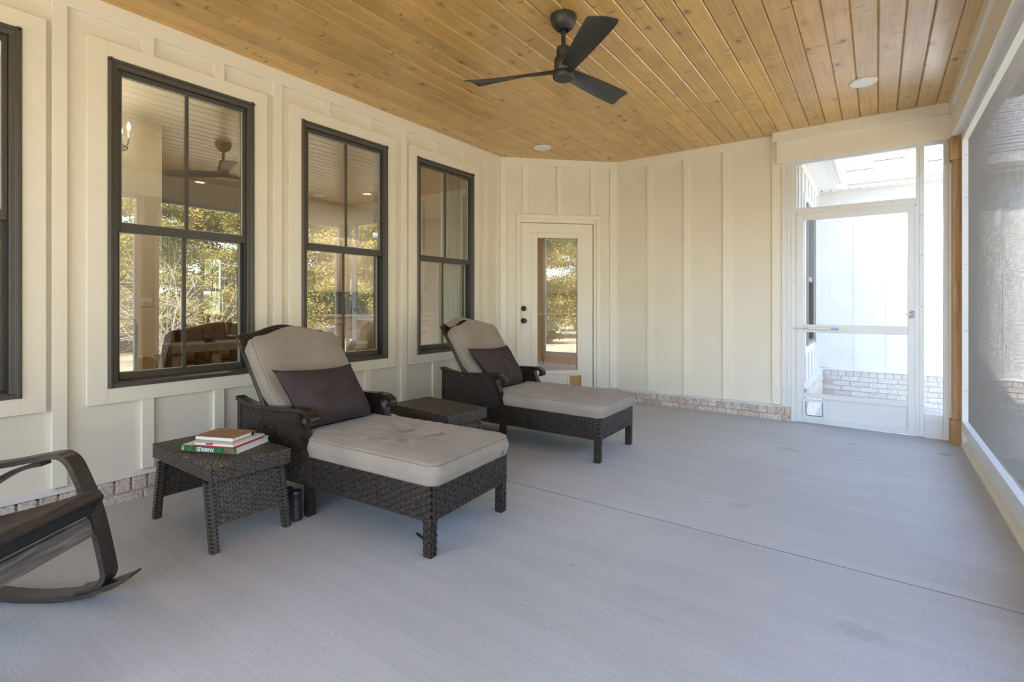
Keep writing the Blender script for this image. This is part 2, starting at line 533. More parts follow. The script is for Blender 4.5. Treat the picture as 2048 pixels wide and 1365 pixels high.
M['cushion_stained'] = mat_cushion('stained_taupe_outdoor_fabric', [(0.486, 0.028, 0.44, 0.06, 0.17, 0.8, -0.25, 0.8), (0.262, 0.042, 0.44, 0.055, 0.14, 0.8, -0.5, 0.5), (0.785, 0.243, 0.342, 0.10, 0.04, 0.036, 0, 0.9), (0.36, -0.15, 0.44, 0.26, 0.09, 0.8, 0.4, 0.22)])  # last entry: shade of the seat's dent, put into the colour
M['piping'] = simple('taupe_piping', (0.26, 0.215, 0.17), 0.95)
M['pillow'] = simple('plum_charcoal_fabric', (0.062, 0.047, 0.047), 0.95, var=0.1, vscale=12, bmp=0.25, bscale=500, spec=0.15)

def mat_glass(name, tint=(0.93, 0.95, 0.92), r0=0.19):
    m = bpy.data.materials.new(name)
    m.use_nodes = True
    nt = m.node_tree
    nt.nodes.clear()
    out = N(nt, 'ShaderNodeOutputMaterial')
    tr = N(nt, 'ShaderNodeBsdfTransparent'); tr.inputs[0].default_value = (*tint, 1)
    gl = N(nt, 'ShaderNodeBsdfGlossy'); gl.inputs['Roughness'].default_value = 0.0; gl.inputs['Color'].default_value = (1, 1, 1, 1)
    g = N(nt, 'ShaderNodeNewGeometry')
    dt = N(nt, 'ShaderNodeVectorMath', operation='DOT_PRODUCT')
    nt.links.new(g.outputs['Normal'], dt.inputs[0]); nt.links.new(g.outputs['Incoming'], dt.inputs[1])
    ab = N(nt, 'ShaderNodeMath', operation='ABSOLUTE'); nt.links.new(dt.outputs['Value'], ab.inputs[0])
    om = N(nt, 'ShaderNodeMath', operation='SUBTRACT'); om.inputs[0].default_value = 1.0; nt.links.new(ab.outputs[0], om.inputs[1])
    pw = N(nt, 'ShaderNodeMath', operation='POWER'); nt.links.new(om.outputs[0], pw.inputs[0]); pw.inputs[1].default_value = 5.0
    ma = N(nt, 'ShaderNodeMath', operation='MULTIPLY_ADD'); nt.links.new(pw.outputs[0], ma.inputs[0]); ma.inputs[1].default_value = 1 - r0; ma.inputs[2].default_value = r0
    mx = N(nt, 'ShaderNodeMixShader')
    nt.links.new(ma.outputs[0], mx.inputs[0]); nt.links.new(tr.outputs[0], mx.inputs[1]); nt.links.new(gl.outputs[0], mx.inputs[2])
    nt.links.new(mx.outputs[0], out.inputs['Surface'])
    return m
M['glass'] = mat_glass('window_glass')
M['clear_flap'] = mat_glass('clear_vinyl_flap', (0.97, 0.97, 0.97), 0.03)

def mat_screen():
    """woven insect screen: open area shrinks as the threads overlap at a slant (1-a)(1-a/cos)"""
    m = bpy.data.materials.new('woven_insect_screen')
    m.use_nodes = True
    nt = m.node_tree
    nt.nodes.clear()
    out = N(nt, 'ShaderNodeOutputMaterial')
    tr = N(nt, 'ShaderNodeBsdfTransparent')
    df = N(nt, 'ShaderNodeBsdfDiffuse'); df.inputs[0].default_value = (0.28, 0.265, 0.25, 1)
    tl = N(nt, 'ShaderNodeBsdfTranslucent'); tl.inputs[0].default_value = (0.28, 0.265, 0.25, 1)
    dm_ = N(nt, 'ShaderNodeMixShader'); dm_.inputs[0].default_value = 0.25
    nt.links.new(df.outputs[0], dm_.inputs[1]); nt.links.new(tl.outputs[0], dm_.inputs[2])
    g = N(nt, 'ShaderNodeNewGeometry')
    dt = N(nt, 'ShaderNodeVectorMath', operation='DOT_PRODUCT')
    nt.links.new(g.outputs['True Normal'], dt.inputs[0]); nt.links.new(g.outputs['Incoming'], dt.inputs[1])
    ab = N(nt, 'ShaderNodeMath', operation='ABSOLUTE'); nt.links.new(dt.outputs['Value'], ab.inputs[0])
    dv = N(nt, 'ShaderNodeMath', operation='DIVIDE'); dv.inputs[0].default_value = 0.105; nt.links.new(ab.outputs[0], dv.inputs[1])
    om = N(nt, 'ShaderNodeMath', operation='SUBTRACT'); om.inputs[0].default_value = 1.0; nt.links.new(dv.outputs[0], om.inputs[1]); om.use_clamp = True
    mu = N(nt, 'ShaderNodeMath', operation='MULTIPLY'); nt.links.new(om.outputs[0], mu.inputs[0]); mu.inputs[1].default_value = 0.895
    # slubs in the weave
    c = coords(nt, (260, 260, 5))
    n = N(nt, 'ShaderNodeTexNoise'); n.inputs['Scale'].default_value = 1.0; n.inputs['Detail'].default_value = 4
    nt.links.new(c, n.inputs['Vector'])
    c2 = coords(nt, (8, 8, 260))
    n2 = N(nt, 'ShaderNodeTexNoise'); n2.inputs['Scale'].default_value = 1.0; n2.inputs['Detail'].default_value = 3
    nt.links.new(c2, n2.inputs['Vector'])
    ad = N(nt, 'ShaderNodeMath', operation='ADD'); nt.links.new(n.outputs[0], ad.inputs[0]); nt.links.new(n2.outputs[0], ad.inputs[1])
    mr = N(nt, 'ShaderNodeMapRange'); mr.inputs['From Min'].default_value = 0.6; mr.inputs['From Max'].default_value = 1.4; mr.inputs['To Min'].default_value = 0.0; mr.inputs['To Max'].default_value = 1.0
    nt.links.new(ad.outputs[0], mr.inputs['Value'])
    am = N(nt, 'ShaderNodeMath', operation='MULTIPLY_ADD'); nt.links.new(mr.outputs[0], am.inputs[0]); am.inputs[1].default_value = 0.05; am.inputs[2].default_value = 0.083
    nt.links.new(am.outputs[0], dv.inputs[0])
    m2 = mu
    mx = N(nt, 'ShaderNodeMixShader')
    nt.links.new(m2.outputs[0], mx.inputs[0]); nt.links.new(dm_.outputs[0], mx.inputs[1]); nt.links.new(tr.outputs[0], mx.inputs[2])
    nt.links.new(mx.outputs[0], out.inputs['Surface'])
    return m
M['screen'] = mat_screen()

def mat_leaf(name, a, bcol, c3):
    m, nt, b = newmat(name)
    c = coords(nt, (1, 1, 1), True)
    n = N(nt, 'ShaderNodeTexNoise'); n.inputs['Scale'].default_value = 1.6; n.inputs['Detail'].default_value = 5
    nt.links.new(c, n.inputs['Vector'])
    r = ramp(nt, [(0.3, a), (0.5, bcol), (0.7, c3)], n.outputs[0])
    nt.links.new(r.outputs[0], b.inputs['Base Color'])
    b.inputs['Roughness'].default_value = 0.8
    b.inputs['Specular IOR Level'].default_value = 0.2
    return m
M['leaf_gold'] = mat_leaf('winter_cedar_foliage', (0.17, 0.17, 0.05), (0.36, 0.31, 0.09), (0.52, 0.40, 0.15))
M['leaf_green'] = mat_leaf('green_cedar_foliage', (0.07, 0.10, 0.035), (0.16, 0.20, 0.065), (0.27, 0.30, 0.10))

def mat_ground():
    m, nt, b = newmat('dry_lawn')
    c = coords(nt, (1, 1, 1))
    n = N(nt, 'ShaderNodeTexNoise'); n.inputs['Scale'].default_value = 0.5; n.inputs['Detail'].default_value = 8; n.inputs['Roughness'].default_value = 0.7
    nt.links.new(c, n.inputs['Vector'])
    r = ramp(nt, [(0.35, (0.24, 0.21, 0.12)), (0.5, (0.44, 0.385, 0.26)), (0.68, (0.58, 0.52, 0.39))], n.outputs[0])
    nt.links.new(r.outputs[0], b.inputs['Base Color'])
    b.inputs['Roughness'].default_value = 1.0
    return m
M['lawn'] = mat_ground()

# ================================================================== THE SETTING
XS = -3.585          # siding face of the left wall
YB = 5.79            # siding face of the back wall
ZC = 2.88            # ceiling
YR = -2.4            # unseen rear end of the porch, set for the daylight it lets in
A0 = Vector((-3.585, 4.772, 0))   # corner left wall / corner wall
B0 = Vector((-2.567, 5.79, 0))    # corner of corner wall / back wall
LD = (B0 - A0).length

# ------------------------------------------------------------------ ground and slab
o = MB().box(-60, 70, -60, 70, -0.6, -0.32).build('ground', M['lawn'])
tag(o, 'dry patchy lawn outside the porch', 'ground', kind='structure')
o = MB().box(-3.9, 1.9, 5.93, 8.05, -0.30, -0.11).build('patio', M['concrete'])
tag(o, 'sunlit concrete patio outside the screen door', 'patio', kind='structure')

def tilted_slab(mb, x0, x1, y0, y1, top, bot):
    lo = [(x0, y0, zf(x0) + bot), (x1, y0, zf(x1) + bot), (x1, y1, zf(x1) + bot), (x0, y1, zf(x0) + bot)]
    hi = [(p[0], p[1], zf(p[0]) + top) for p in lo]
    return mb.hexa(lo, hi)
floor = tilted_slab(MB(), -3.75, 0.72, YR - 0.15, 5.93, -0.012, -0.40).build('floor', M['concrete'])
tag(floor, 'light grey broomed concrete porch slab', 'floor', kind='structure')
tilted_slab(MB(), -3.75, 0.72, YR - 0.15, 2.696, 0.0, -0.011).build('slab', M['concrete'], floor)
tilted_slab(MB(), -3.75, 0.72, 2.704, 5.93, 0.0, -0.011).build('slab', M['concrete'], floor)
tilted_slab(MB(), -3.7, 0.70, 2.6955, 2.7045, -0.0012, -0.0115).build('joint_filler', M['seal'], floor)

# ------------------------------------------------------------------ ceiling
ceil = MB().box(-3.74, 0.62, YR - 0.1, 5.93, ZC + 0.016, ZC + 0.04).build('ceiling', M['pine_gap'])
tag(ceil, 'porch ceiling of varnished knotty pine boards', 'ceiling', kind='structure')
BW = 0.1345
pm = MB()
g = 0.008
pm.prism([(-BW / 2 + 0.001, 0.016), (-BW / 2 + 0.001, g), (-BW / 2 + g, 0), (BW / 2 - g, 0), (BW / 2 - 0.001, g), (BW / 2 - 0.001, 0.016)], 'y', 0, 1)
plank0 = pm.build('plank', M['pine'], ceil)
pmesh = plank0.data
first = True
k = 0
x = 0.4745 - 0.0005
rp = random.Random(4)
while x > -3.66:
    yend = 5.80 if x > B0.x else A0.y + (x - A0.x) + 0.06
    ys = [YR - 0.08]
    yj = rp.uniform(-1.6, 2.2)
    while yj < yend - 0.5:
        ys.append(yj)
        yj += rp.uniform(1.8, 3.9)
    ys.append(yend)
    for a, b in zip(ys, ys[1:]):
        if first:
            p = plank0
            first = False
        else:
            p = share('plank', pmesh, ceil)
        p.location = (x, a + 0.0008, ZC)
        p.scale = (1, b - a - 0.0016, 1)
    x -= BW
    k += 1

# porch roof deck above
o = MB().box(-3.74, 1.0, YR - 0.6, 6.05, 2.94, 3.12).build('roof', M['roof'])
tag(o, 'porch roof deck above the pine ceiling', 'roof', kind='structure')

# ------------------------------------------------------------------ wall builder (local: x along the wall, y into it, z up)
def sheet(mb, x0, x1, z0, z1, holes, t=0.16):
    xs = sorted({x0, x1, *[h[0] for h in holes], *[h[1] for h in holes]})
    for a, b in zip(xs, xs[1:]):
        mid = (a + b) / 2
        hs = sorted([(h[2], h[3]) for h in holes if h[0] < mid < h[1]])
        z = z0
        for p, q in hs:
            if p > z:
                mb.box(a, b, 0, t, z, p)
            z = q
        if z < z1:
            mb.box(a, b, 0, t, z, z1)
    return mb

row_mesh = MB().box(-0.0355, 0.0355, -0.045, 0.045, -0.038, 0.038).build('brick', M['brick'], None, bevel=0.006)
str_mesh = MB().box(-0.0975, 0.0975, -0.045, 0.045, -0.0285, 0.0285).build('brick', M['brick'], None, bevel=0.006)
_row, _str = row_mesh, str_mesh
for q in (_row, _str):
    COL.objects.unlink(q)       # patterns only, copied into the walls below

def clone(src, parent, loc, scale=(1, 1, 1), mat=None):
    o = src.copy()
    COL.objects.link(o)
    o.parent = parent
    o.location = loc
    o.scale = scale
    return o

def brick_base(wall, x0, x1, zfloor, ztop, rnd):
    """two courses: stretchers half under the slab line, soldier headers on top; parts of the wall"""
    MB().box(x0, x1, -0.048, 0.0, zfloor - 0.06, ztop - 0.012).build('mortar', M['mortar'], wall)
    x = x0
    while x < x1 - 0.03:
        w = min(0.0815, x1 - x)
        clone(_row, wall, (x + w / 2, -0.012 + rnd.uniform(-.003, .003), ztop - 0.038 + rnd.uniform(-.002, .002)), (w / 0.0815, 1, 1))
        x += 0.0815
    x = x0 - rnd.uniform(0, 0.15)
    while x < x1 - 0.02:
        a, b = max(x, x0), min(x + 0.2, x1)
        if b - a > 0.03:
            clone(_str, wall, ((a + b) / 2, -0.012 + rnd.uniform(-.003, .003), ztop - 0.086 - 0.0285), ((b - a - 0.006) / 0.195, 1, 1))
        x += 0.205
rb = random.Random(8)

def flashing(wall, x0, x1, ztop):
    MB().prism([(0.005, ztop + 0.012), (-0.060, ztop - 0.006), (-0.060, ztop - 0.010), (0.005, ztop - 0.010)], 'x', x0, x1).build('flashing', M['white_metal'], wall)

# ------------------------------------------------------------------ windows
W_W, W_Z0, W_Z1 = 0.841, 0.690, 2.579
win_centres = [0.2575, 1.456, 2.658, 3.856]

def make_window(name, label, parent_loc, rz, x0, x1, z0, z1, frame_mat, casing=True, rail_z=1.62, thing_label=None):
    root = empty(name, parent_loc, rz)
    root['kind'] = 'structure'
    root['label'] = label
    root['category'] = 'window'
    fw = 0.048
    yo = -0.032         # face of the frame in front of the siding
    if casing:
        cw = 0.094
        for (a, b, c, d) in ((x0 - cw, x0, z0 - 0.086, z1 + 0.09), (x1, x1 + cw, z0 - 0.086, z1 + 0.09)):
            MB().box(a, b, -0.028, 0, c, d).build('casing', M['trim'], root, bevel=0.002)
        MB().box(x0, x1, -0.0275, 0, z0 - 0.086, z0).build('casing', M['trim'], root, bevel=0.002)
        MB().box(x0, x1, -0.0275, 0, z1, z1 + 0.09).build('casing', M['trim'], root, bevel=0.002)
    # brickmould frame with a stepped profile, four members
    def member(poly, axis, a, b):
        MB().prism(poly, axis, a, b).build('frame', frame_mat, root, bevel=0.002)
    st = [(0, -0.026), (0.008, -0.042), (0.020, -0.042), (0.024, -0.030), (0.048, -0.026), (0.052, 0.10), (0, 0.10)]
    member([(x0 + p, q) for p, q in st], 'z', z0, z1)
    member([(x1 - p, q) for p, q in st][::-1], 'z', z0, z1)
    sth = [(q, z1 - p) for p, q in st]
    MB().prism(sth, 'x', x0 + 0.002, x1 - 0.002).build('frame', frame_mat, root, bevel=0.002)
    sl_ = [(-0.034, z0), (-0.034, z0 + 0.022), (-0.02, z0 + 0.03), (0.06, z0 + 0.046), (0.10, z0 + 0.046), (0.10, z0)]
    MB().prism(sl_, 'x', x0 + 0.002, x1 - 0.002).build('sill', frame_mat, root, bevel=0.002)
    xi0, xi1 = x0 + 0.05, x1 - 0.05
    # upper sash (outer track), lower sash (inner track)
    def sash(nm, y, za, zb, lw, tw, bw):
        s = MB()
        s.box(xi0, xi0 + lw, y, y + 0.03, za, zb)
        s.box(xi1 - lw, xi1, y, y + 0.03, za, zb)
        s.box(xi0 + lw, xi1 - lw, y, y + 0.03, za, za + bw)
        s.box(xi0 + lw, xi1 - lw, y, y + 0.03, zb - tw, zb)
        so = s.build(nm, frame_mat, root, bevel=0.002)
        p = MB().box(xi0 + lw - 0.004, xi1 - lw + 0.004, y + 0.012, y + 0.017, za + bw - 0.004, zb - tw + 0.004).build('pane', M['glass'], so)
        xm = (xi0 + xi1) / 2
        MB().box(xm - 0.0095, xm + 0.0095, y + 0.004, y + 0.0115, za + bw, zb - tw).build('muntin', M['bronze'], so)
        bd = MB()
        for (a, b, c, d) in ((xi0 + lw, xi0 + lw + 0.004, za + bw, zb - tw), (xi1 - lw - 0.004, xi1 - lw, za + bw, zb - tw), (xi0 + lw, xi1 - lw, za + bw, za + bw + 0.004), (xi0 + lw, xi1 - lw, zb - tw - 0.004, zb - tw)):
            bd.box(a, b, y + 0.004, y + 0.0115, c, d)
        bd.build('glazing_bead', M['spacer'], so)
        return so
    sash('upper_sash', -0.006, rail_z - 0.026, z1 - 0.05, 0.022, 0.030, 0.052)
    sash('lower_sash', 0.030, z0 + 0.036, rail_z + 0.02, 0.022, 0.045, 0.042)
    MB().box(xi1 - 0.006, xi1 + 0.004, -0.012, 0.03, z0 + 0.04, rail_z - 0.03).build('track', M['seal'], root)
    MB().box(xi0 - 0.004, xi0 + 0.006, -0.012, 0.03, z0 + 0.04, rail_z - 0.03).build('track', M['seal'], root)
    return root

wl_labels = ['dark framed sash window cut off by the left picture edge', 'dark framed sash window behind the nearer lounger, brown sofa and rooster visible inside',
             'dark framed sash window between the two loungers, trees mirrored in it', 'dark framed sash window behind the far lounger, pale curtain inside']
holes = []
for i, c in enumerate(win_centres):
    make_window('window_%d' % (i + 1), wl_labels[i], (XS, 0, 0), PI / 2, c - W_W / 2, c + W_W / 2, W_Z0, W_Z1, M['bronze'])
    holes.append((c - W_W / 2 + 0.002, c + W_W / 2 - 0.002, W_Z0 + 0.002, W_Z1 - 0.002))

# ------------------------------------------------------------------ left wall
BASE_L = 0.186
wall = sheet(MB(), YR - 0.1, A0.y + 0.02, BASE_L, 3.05, holes).build('wall_left', M['paint'])
wall.location = (XS, 0, 0)
wall.rotation_euler = (0, 0, PI / 2)
tag(wall, 'cream board and batten house wall with four dark windows', 'wall', kind='structure')
MB().box(YR, A0.y - 0.01, -0.030, 0, 2.783, ZC + 0.01).build('frieze_board', M['trim'], wall, bevel=0.003)
bats = [0.827 + 0.4085 * i for i in range(-7, 11)]
for bx in bats:
    w2 = 0.032
    z0, z1 = BASE_L + 0.004, 2.783
    over = [c for c in win_centres if c - W_W / 2 - 0.10 < bx < c + W_W / 2 + 0.10]
    if over:
        MB().box(bx - w2, bx + w2, -0.025, 0, z0, W_Z0 - 0.086).build('batten', M['trim'], wall, bevel=0.002)
        MB().box(bx - w2, bx + w2, -0.025, 0, W_Z1 + 0.09, z1).build('batten', M['trim'], wall, bevel=0.002)
    else:
        MB().box(bx - w2, bx + w2, -0.025, 0, z0, z1).build('batten', M['trim'], wall, bevel=0.002)
MB().box(A0.y - 0.065, A0.y - 0.007, -0.018, 0, BASE_L + .004, 2.783).build('corner_board', M['trim'], wall, bevel=0.002)
brick_base(wall, 0.0, A0.y - 0.03, zf(XS), BASE_L - 0.023, rb)
flashing(wall, YR, A0.y - 0.02, BASE_L - 0.010)
MB().box(YR, 0.0, -0.05, 0, 0.0, BASE_L - 0.014).build('mortar', M['mortar'], wall)

# ------------------------------------------------------------------ corner wall with the glazed door
SD = -0.127
cas0, cas1, casz = 0.325 + SD, 1.355 + SD, 2.232
lf0, lf1, lfz0, lfz1 = 0.258, 1.137, 0.105, 2.13
BASE_D = 0.160
wall = sheet(MB(), -0.02, LD + 0.02, BASE_D, 3.05, [(cas0 + 0.05, cas1 - 0.05, BASE_D, casz - 0.05)]).build('wall_corner', M['paint'])
wall.location = A0
wall.rotation_euler = (0, 0, PI / 4)
tag(wall, 'angled cream board and batten wall holding the glazed door', 'wall', kind='structure')
MB().box(0.008, LD - 0.008, -0.030, 0, 2.795, ZC + 0.01).build('frieze_board', M['trim'], wall, bevel=0.003)
for (a, b) in ((0.271, 0.337), (0.686, 0.745), (1.099, 1.164)):
    MB().box(a, b, -0.024, 0, casz, 2.795).build('batten', M['trim'], wall, bevel=0.002)
for (a, b) in ((0.008, 0.08), (1.342, LD - 0.008)):
    MB().box(a, b, -0.024, 0, BASE_D + .004, 2.795).build('corner_board', M['trim'], wall, bevel=0.002)
brick_base(wall, 0.03, cas0, zf(-3.3), BASE_D - 0.012, rb)
brick_base(wall, cas1, LD - 0.02, zf(-2.6), BASE_D - 0.012, rb)
flashing(wall, 0.02, cas0, BASE_D - 0.008)
flashing(wall, cas1, LD - 0.02, BASE_D - 0.008)

door = empty('door_1', A0, PI / 4)
tag(door, 'cream door with a tall glass pane in the angled wall', 'door', kind='structure')
def cas_poly(a, sgn):
    return [(a, -0.0), (a, -0.03), (a + sgn * 0.012, -0.034), (a + sgn * 0.03, -0.026), (a + sgn * 0.05, -0.022), (a + sgn * 0.052, 0.05), (a + sgn * 0.05, 0.05)]
MB().prism(cas_poly(cas0, 1), 'z', 0.03, casz).build('casing', M['trim'], door, bevel=0.002)
MB().prism(cas_poly(cas1, -1), 'z', 0.03, casz).build('casing', M['trim'], door, bevel=0.002)
MB().prism([(q, casz - (p - cas0)) for p, q in cas_poly(cas0, 1)], 'x', cas0 + 0.002, cas1 - 0.002).build('casing', M['trim'], door, bevel=0.002)
for (a, b) in ((cas0 + 0.05, lf0 - 0.003), (lf1 + 0.008, cas1 - 0.05)):
    MB().box(a, b, 0.0, 0.14, 0.06, lfz1 + 0.012).build('jamb', M['trim'], door)
MB().box(cas0 + 0.05, cas1 - 0.05, 0.0, 0.14, lfz1 + 0.006, casz - 0.045).build('head_jamb', M['trim'], door)
MB().box(cas0 + 0.02, cas1 - 0.02, -0.06, 0.14, 0.03, 0.10).build('threshold', M['latch'], door, bevel=0.004)
gx0, gx1, gz0, gz1 = 0.584 + SD, 1.073 + SD, 0.387, 1.955
px0, px1, pz0, pz1 = 0.964 + SD, 1.132 + SD, 0.11, 0.328
leaf = MB()
sheet(leaf, lf0, lf1, lfz0, lfz1, [(gx0 - 0.03, gx1 + 0.03, gz0 - 0.03, gz1 + 0.03), (px0, px1, pz0, pz1)], 0.042)
leaf.v = [(p[0], p[1] + 0.02, p[2]) for p in leaf.v]
leaf = leaf.build('leaf', M['trim'], door)
lite = MB()
for (a, b, c, d) in ((gx0 - 0.07, gx0, gz0 - 0.05, gz1 + 0.065), (gx1, gx1 + 0.045, gz0 - 0.05, gz1 + 0.065), (gx0, gx1, gz0 - 0.05, gz0), (gx0, gx1, gz1, gz1 + 0.065)):
    lite.box(a, b, 0.006, 0.03, c, d)
lite.build('glass_surround', M['trim'], door, bevel=0.006)
MB().box(gx0 - 0.004, gx1 + 0.004, 0.036, 0.041, gz0 - 0.004, gz1 + 0.004).build('pane', M['glass'], door)
bl = MB()
for q in range(9):
    z = gz1 - 0.006 - q * 0.0078
    bl.box(gx0 + 0.006, gx1 - 0.006, 0.047, 0.058, z - 0.0022, z)
bl.build('blind_slats', M['spacer'], door, kind='stuff')
for xx in (gx0 + 0.07, gx1 - 0.07):
    MB().tube([(xx, 0.046, gz1), (xx, 0.046, gz0 + 0.01)], 0.0018, 5).build('blind_cord', M['spacer'], door)
for z, r in ((1.121, 0.026), (0.977, 0.027)):
    kn = MB().tube([(0.291, 0.02, z), (0.291, 0.008, z)], r + 0.006, 20).build('rose', M['knob'], door)
    MB().tube([(0.291, 0.008, z), (0.291, -0.012, z), (0.291, -0.03, z), (0.291, -0.045, z), (0.291, -0.052, z)], [0.012, 0.012, r, r, r * 0.7] if z < 1.0 else [r, r, r * .8, r * .5, r * .3], 20).build('knob' if z < 1.0 else 'deadbolt', M['knob'], kn)
pf = MB()
for (a, b, c, d) in ((px0 - 0.012, px0 + 0.012, pz0, pz1 + 0.012), (px1 - 0.012, px1 + 0.012, pz0, pz1 + 0.012), (px0 + .012, px1 - .012, pz1 - 0.012, pz1 + 0.012)):
    pf.box(a, b, 0.010, 0.03, c, d)
pf = pf.build('pet_door', M['trim'], door, bevel=0.003)
MB().box(px0 + 0.012, px1 - 0.012, 0.03, 0.035, pz0 + 0.005, pz1 - 0.012).build('flap', M['pet_flap'], pf)

# ------------------------------------------------------------------ back wall
BASE_B = 0.156
CASX0, CASX1 = -0.873, -0.785
wall = sheet(MB(), B0.x - 0.02, CASX1, BASE_B, 3.05, []).build('wall_back', M['paint'])
wall.location = (0, YB, 0)
tag(wall, 'cream board and batten back wall beside the screen door', 'wall', kind='structure')
MB().box(B0.x + 0.008, CASX1, -0.030, 0, 2.787, ZC + 0.01).build('frieze_board', M['trim'], wall, bevel=0.003)
for (a, b) in ((-2.183, -2.118), (-1.765, -1.699), (-1.348, -1.281)):
    MB().box(a, b, -0.024, 0, BASE_B + .004, 2.787).build('batten', M['trim'], wall, bevel=0.002)
MB().box(CASX0, CASX1, -0.022, 0, BASE_B + .004, 2.787).build('corner_board', M['trim'], wall, bevel=0.002)
MB().box(B0.x + 0.008, B0.x + 0.02, -0.018, 0, BASE_B + .004, 2.787).build('corner_board', M['trim'], wall)
brick_base(wall, B0.x + 0.02, -0.70, zf(-1.7) + 0.0, BASE_B - 0.008, rb)
flashing(wall, B0.x + 0.02, -0.78, BASE_B - 0.006)
# boxed header over the screened bay
tr = MB().box(-0.824, 0.512, 5.708, 5.90, 2.58, 2.792).build('trim_1', M['trim'], None, bevel=0.003)
tag(tr, 'cream boxed header beam above the screen door', 'beam', kind='structure')
MB().box(-0.856, 0.50, 5.672, 5.90, 2.792, ZC + 0.012).build('cap_board', M['trim'], tr, bevel=0.003)

# screened bay: aluminium frame + door
YS0, YS1 = 5.755, 5.80
bay = MB().box(-0.785, -0.651, YS0, YS1, 0.01, 2.585).build('wall_screen_bay', M['white_metal'], None, bevel=0.003)
tag(bay, 'white aluminium screen frame around the screen door', 'screen frame', kind='structure')
def bayp(name, x0, x1, z0, z1, y0=YS0, y1=YS1, mat='white_metal', parent=None, bev=0.002):
    return MB().box(x0, x1, y0, y1, z0, z1).build(name, M[mat], bay if parent is None else parent, bevel=bev)
bayp('rib', -0.735, -0.727, 0.03, 2.56, YS0 - 0.004, YS0)
bayp('rib', -0.70, -0.692, 0.03, 2.56, YS0 - 0.004, YS0)
bayp('top_rail', -0.651, 0.51, 2.556, 2.60)
bayp('transom_rail', -0.651, 0.277, 2.056, 2.115)
bayp('mullion', 0.277, 0.332, 0.005, 2.556)
bayp('rib', 0.298, 0.304, 0.03, 2.54, YS0 - 0.004, YS0)
bayp('jamb', 0.461, 0.50, 0.0, 2.556, YS0 - 0.01, YS1)
bayp('filler', 0.50, 0.53, 0.0, 2.58, YS0 + 0.01, YS1 + 0.02)
bayp('lower_rail', 0.332, 0.461, 0.149, 0.207)
bayp('kick_panel', 0.332, 0.461, 0.035, 0.149, YS0 + 0.02, YS0 + 0.03)
bayp('sill', 0.332, 0.461, 0.0, 0.04)
for (a, b, c, d) in ((-0.651, 0.277, 2.115, 2.556), (0.332, 0.461, 0.207, 2.556)):
    MB().box(a, b, YS0 + 0.022, YS0 + 0.0225, c, d).build('insect_screen', M['screen'], bay)
sc0 = MB().tube([(0, -0.003, 0), (0, 0.002, 0)], 0.005, 8).build('screw', M['latch'], bay)
sc0.location = (0.315, YS0, 1.6)
for p in ((0.315, 1.15), (0.315, 0.75), (0.315, 0.28), (0.315, 1.95), (-0.675, 1.4), (-0.675, 0.6), (-0.675, 2.3), (-0.3, 2.09), (0.1, 2.09), (-0.765, 0.3), (-0.765, 1.2)):
    clone(sc0, bay, (p[0], YS0, p[1]))

door = empty('door_2', (0, YS0, 0), 0)
tag(door, 'white screen door with kick panel and small pet flap', 'door', kind='structure')
dx0, dx1, dz0, dz1 = -0.640, 0.267, 0.016, 2.046
oy0, oy1 = -0.004, 0.03
def dm(name, a, b, c, d, y0=oy0, y1=oy1, mat='white_metal', parent=door, bev=0.003):
    return MB().box(a, b, y0, y1, c, d).build(name, M[mat], parent, bevel=bev)
dm('stile', dx0, -0.590, dz0, dz1)
dm('stile', 0.218, dx1, dz0, dz1)
dm('top_rail', -0.590, 0.218, 1.993, dz1)
dm('middle_rail', -0.590, 0.218, 0.897, 0.972)
dm('lower_rail', -0.590, 0.218, 0.256, 0.300, -0.008, 0.03)
dm('bottom_rail', -0.590, 0.218, dz0, 0.062)
dm('kick_panel', -0.415, 0.218, 0.062, 0.256, 0.012, 0.018, bev=0)
MB().box(-0.590, 0.218, 0.016, 0.0165, 0.972, 1.993).build('insect_screen', M['screen'], door)
MB().box(-0.590, 0.218, 0.016, 0.0165, 0.300, 0.897).build('insect_screen', M['screen'], door)
for (a, b) in ((-0.655, -0.638), (0.265, 0.281)):
    dm('z_bar', a, b, dz0, 2.056, -0.006, 0.02)
dm('z_bar', -0.655, 0.281, 2.044, 2.062, -0.006, 0.02)
fl = MB()
for (a, b, c, d) in ((-0.602, -0.572, 0.045, 0.245), (-0.43, -0.398, 0.045, 0.245), (-0.572, -0.43, 0.045, 0.085), (-0.572, -0.43, 0.222, 0.245)):
    fl.box(a, b, -0.014, 0.012, c, d)
fl = fl.build('pet_flap', M['white_metal'], door, bevel=0.004)
path = [(-0.571, 0.221), (-0.571, 0.10), (-0.558, 0.088), (-0.44, 0.088), (-0.431, 0.10), (-0.431, 0.221)]
MB().tube([(p[0], -0.010, p[1]) for p in path], 0.003, 6).build('flap_seal', M['black_plastic'], fl)
MB().box(-0.570, -0.432, 0.0, 0.003, 0.09, 0.222).build('flap_sheet', M['clear_flap'], fl)
cl = MB().tube([(-0.545, -0.03, 0.936), (-0.36, -0.03, 0.937)], 0.013, 14).build('closer', M['white_metal'], door)
MB().tube([(-0.36, -0.03, 0.937), (-0.30, -0.03, 0.937)], 0.0125, 14).build('closer_label', M['duct'], cl)
MB().tube([(-0.685, -0.022, 0.934), (-0.545, -0.03, 0.936)], 0.004, 8).build('rod', M['chrome'], cl)
MB().box(-0.70, -0.675, -0.03, 0.0, 0.920, 0.950).build('bracket', M['white_metal'], cl)
MB().box(-0.30, -0.225, -0.032, 0.0, 0.928, 0.944).build('bracket', M['white_metal'], cl)
lt = MB().box(0.236, 0.262, -0.035, -0.004, 1.05, 1.11).build('latch', M['latch'], door, bevel=0.004)
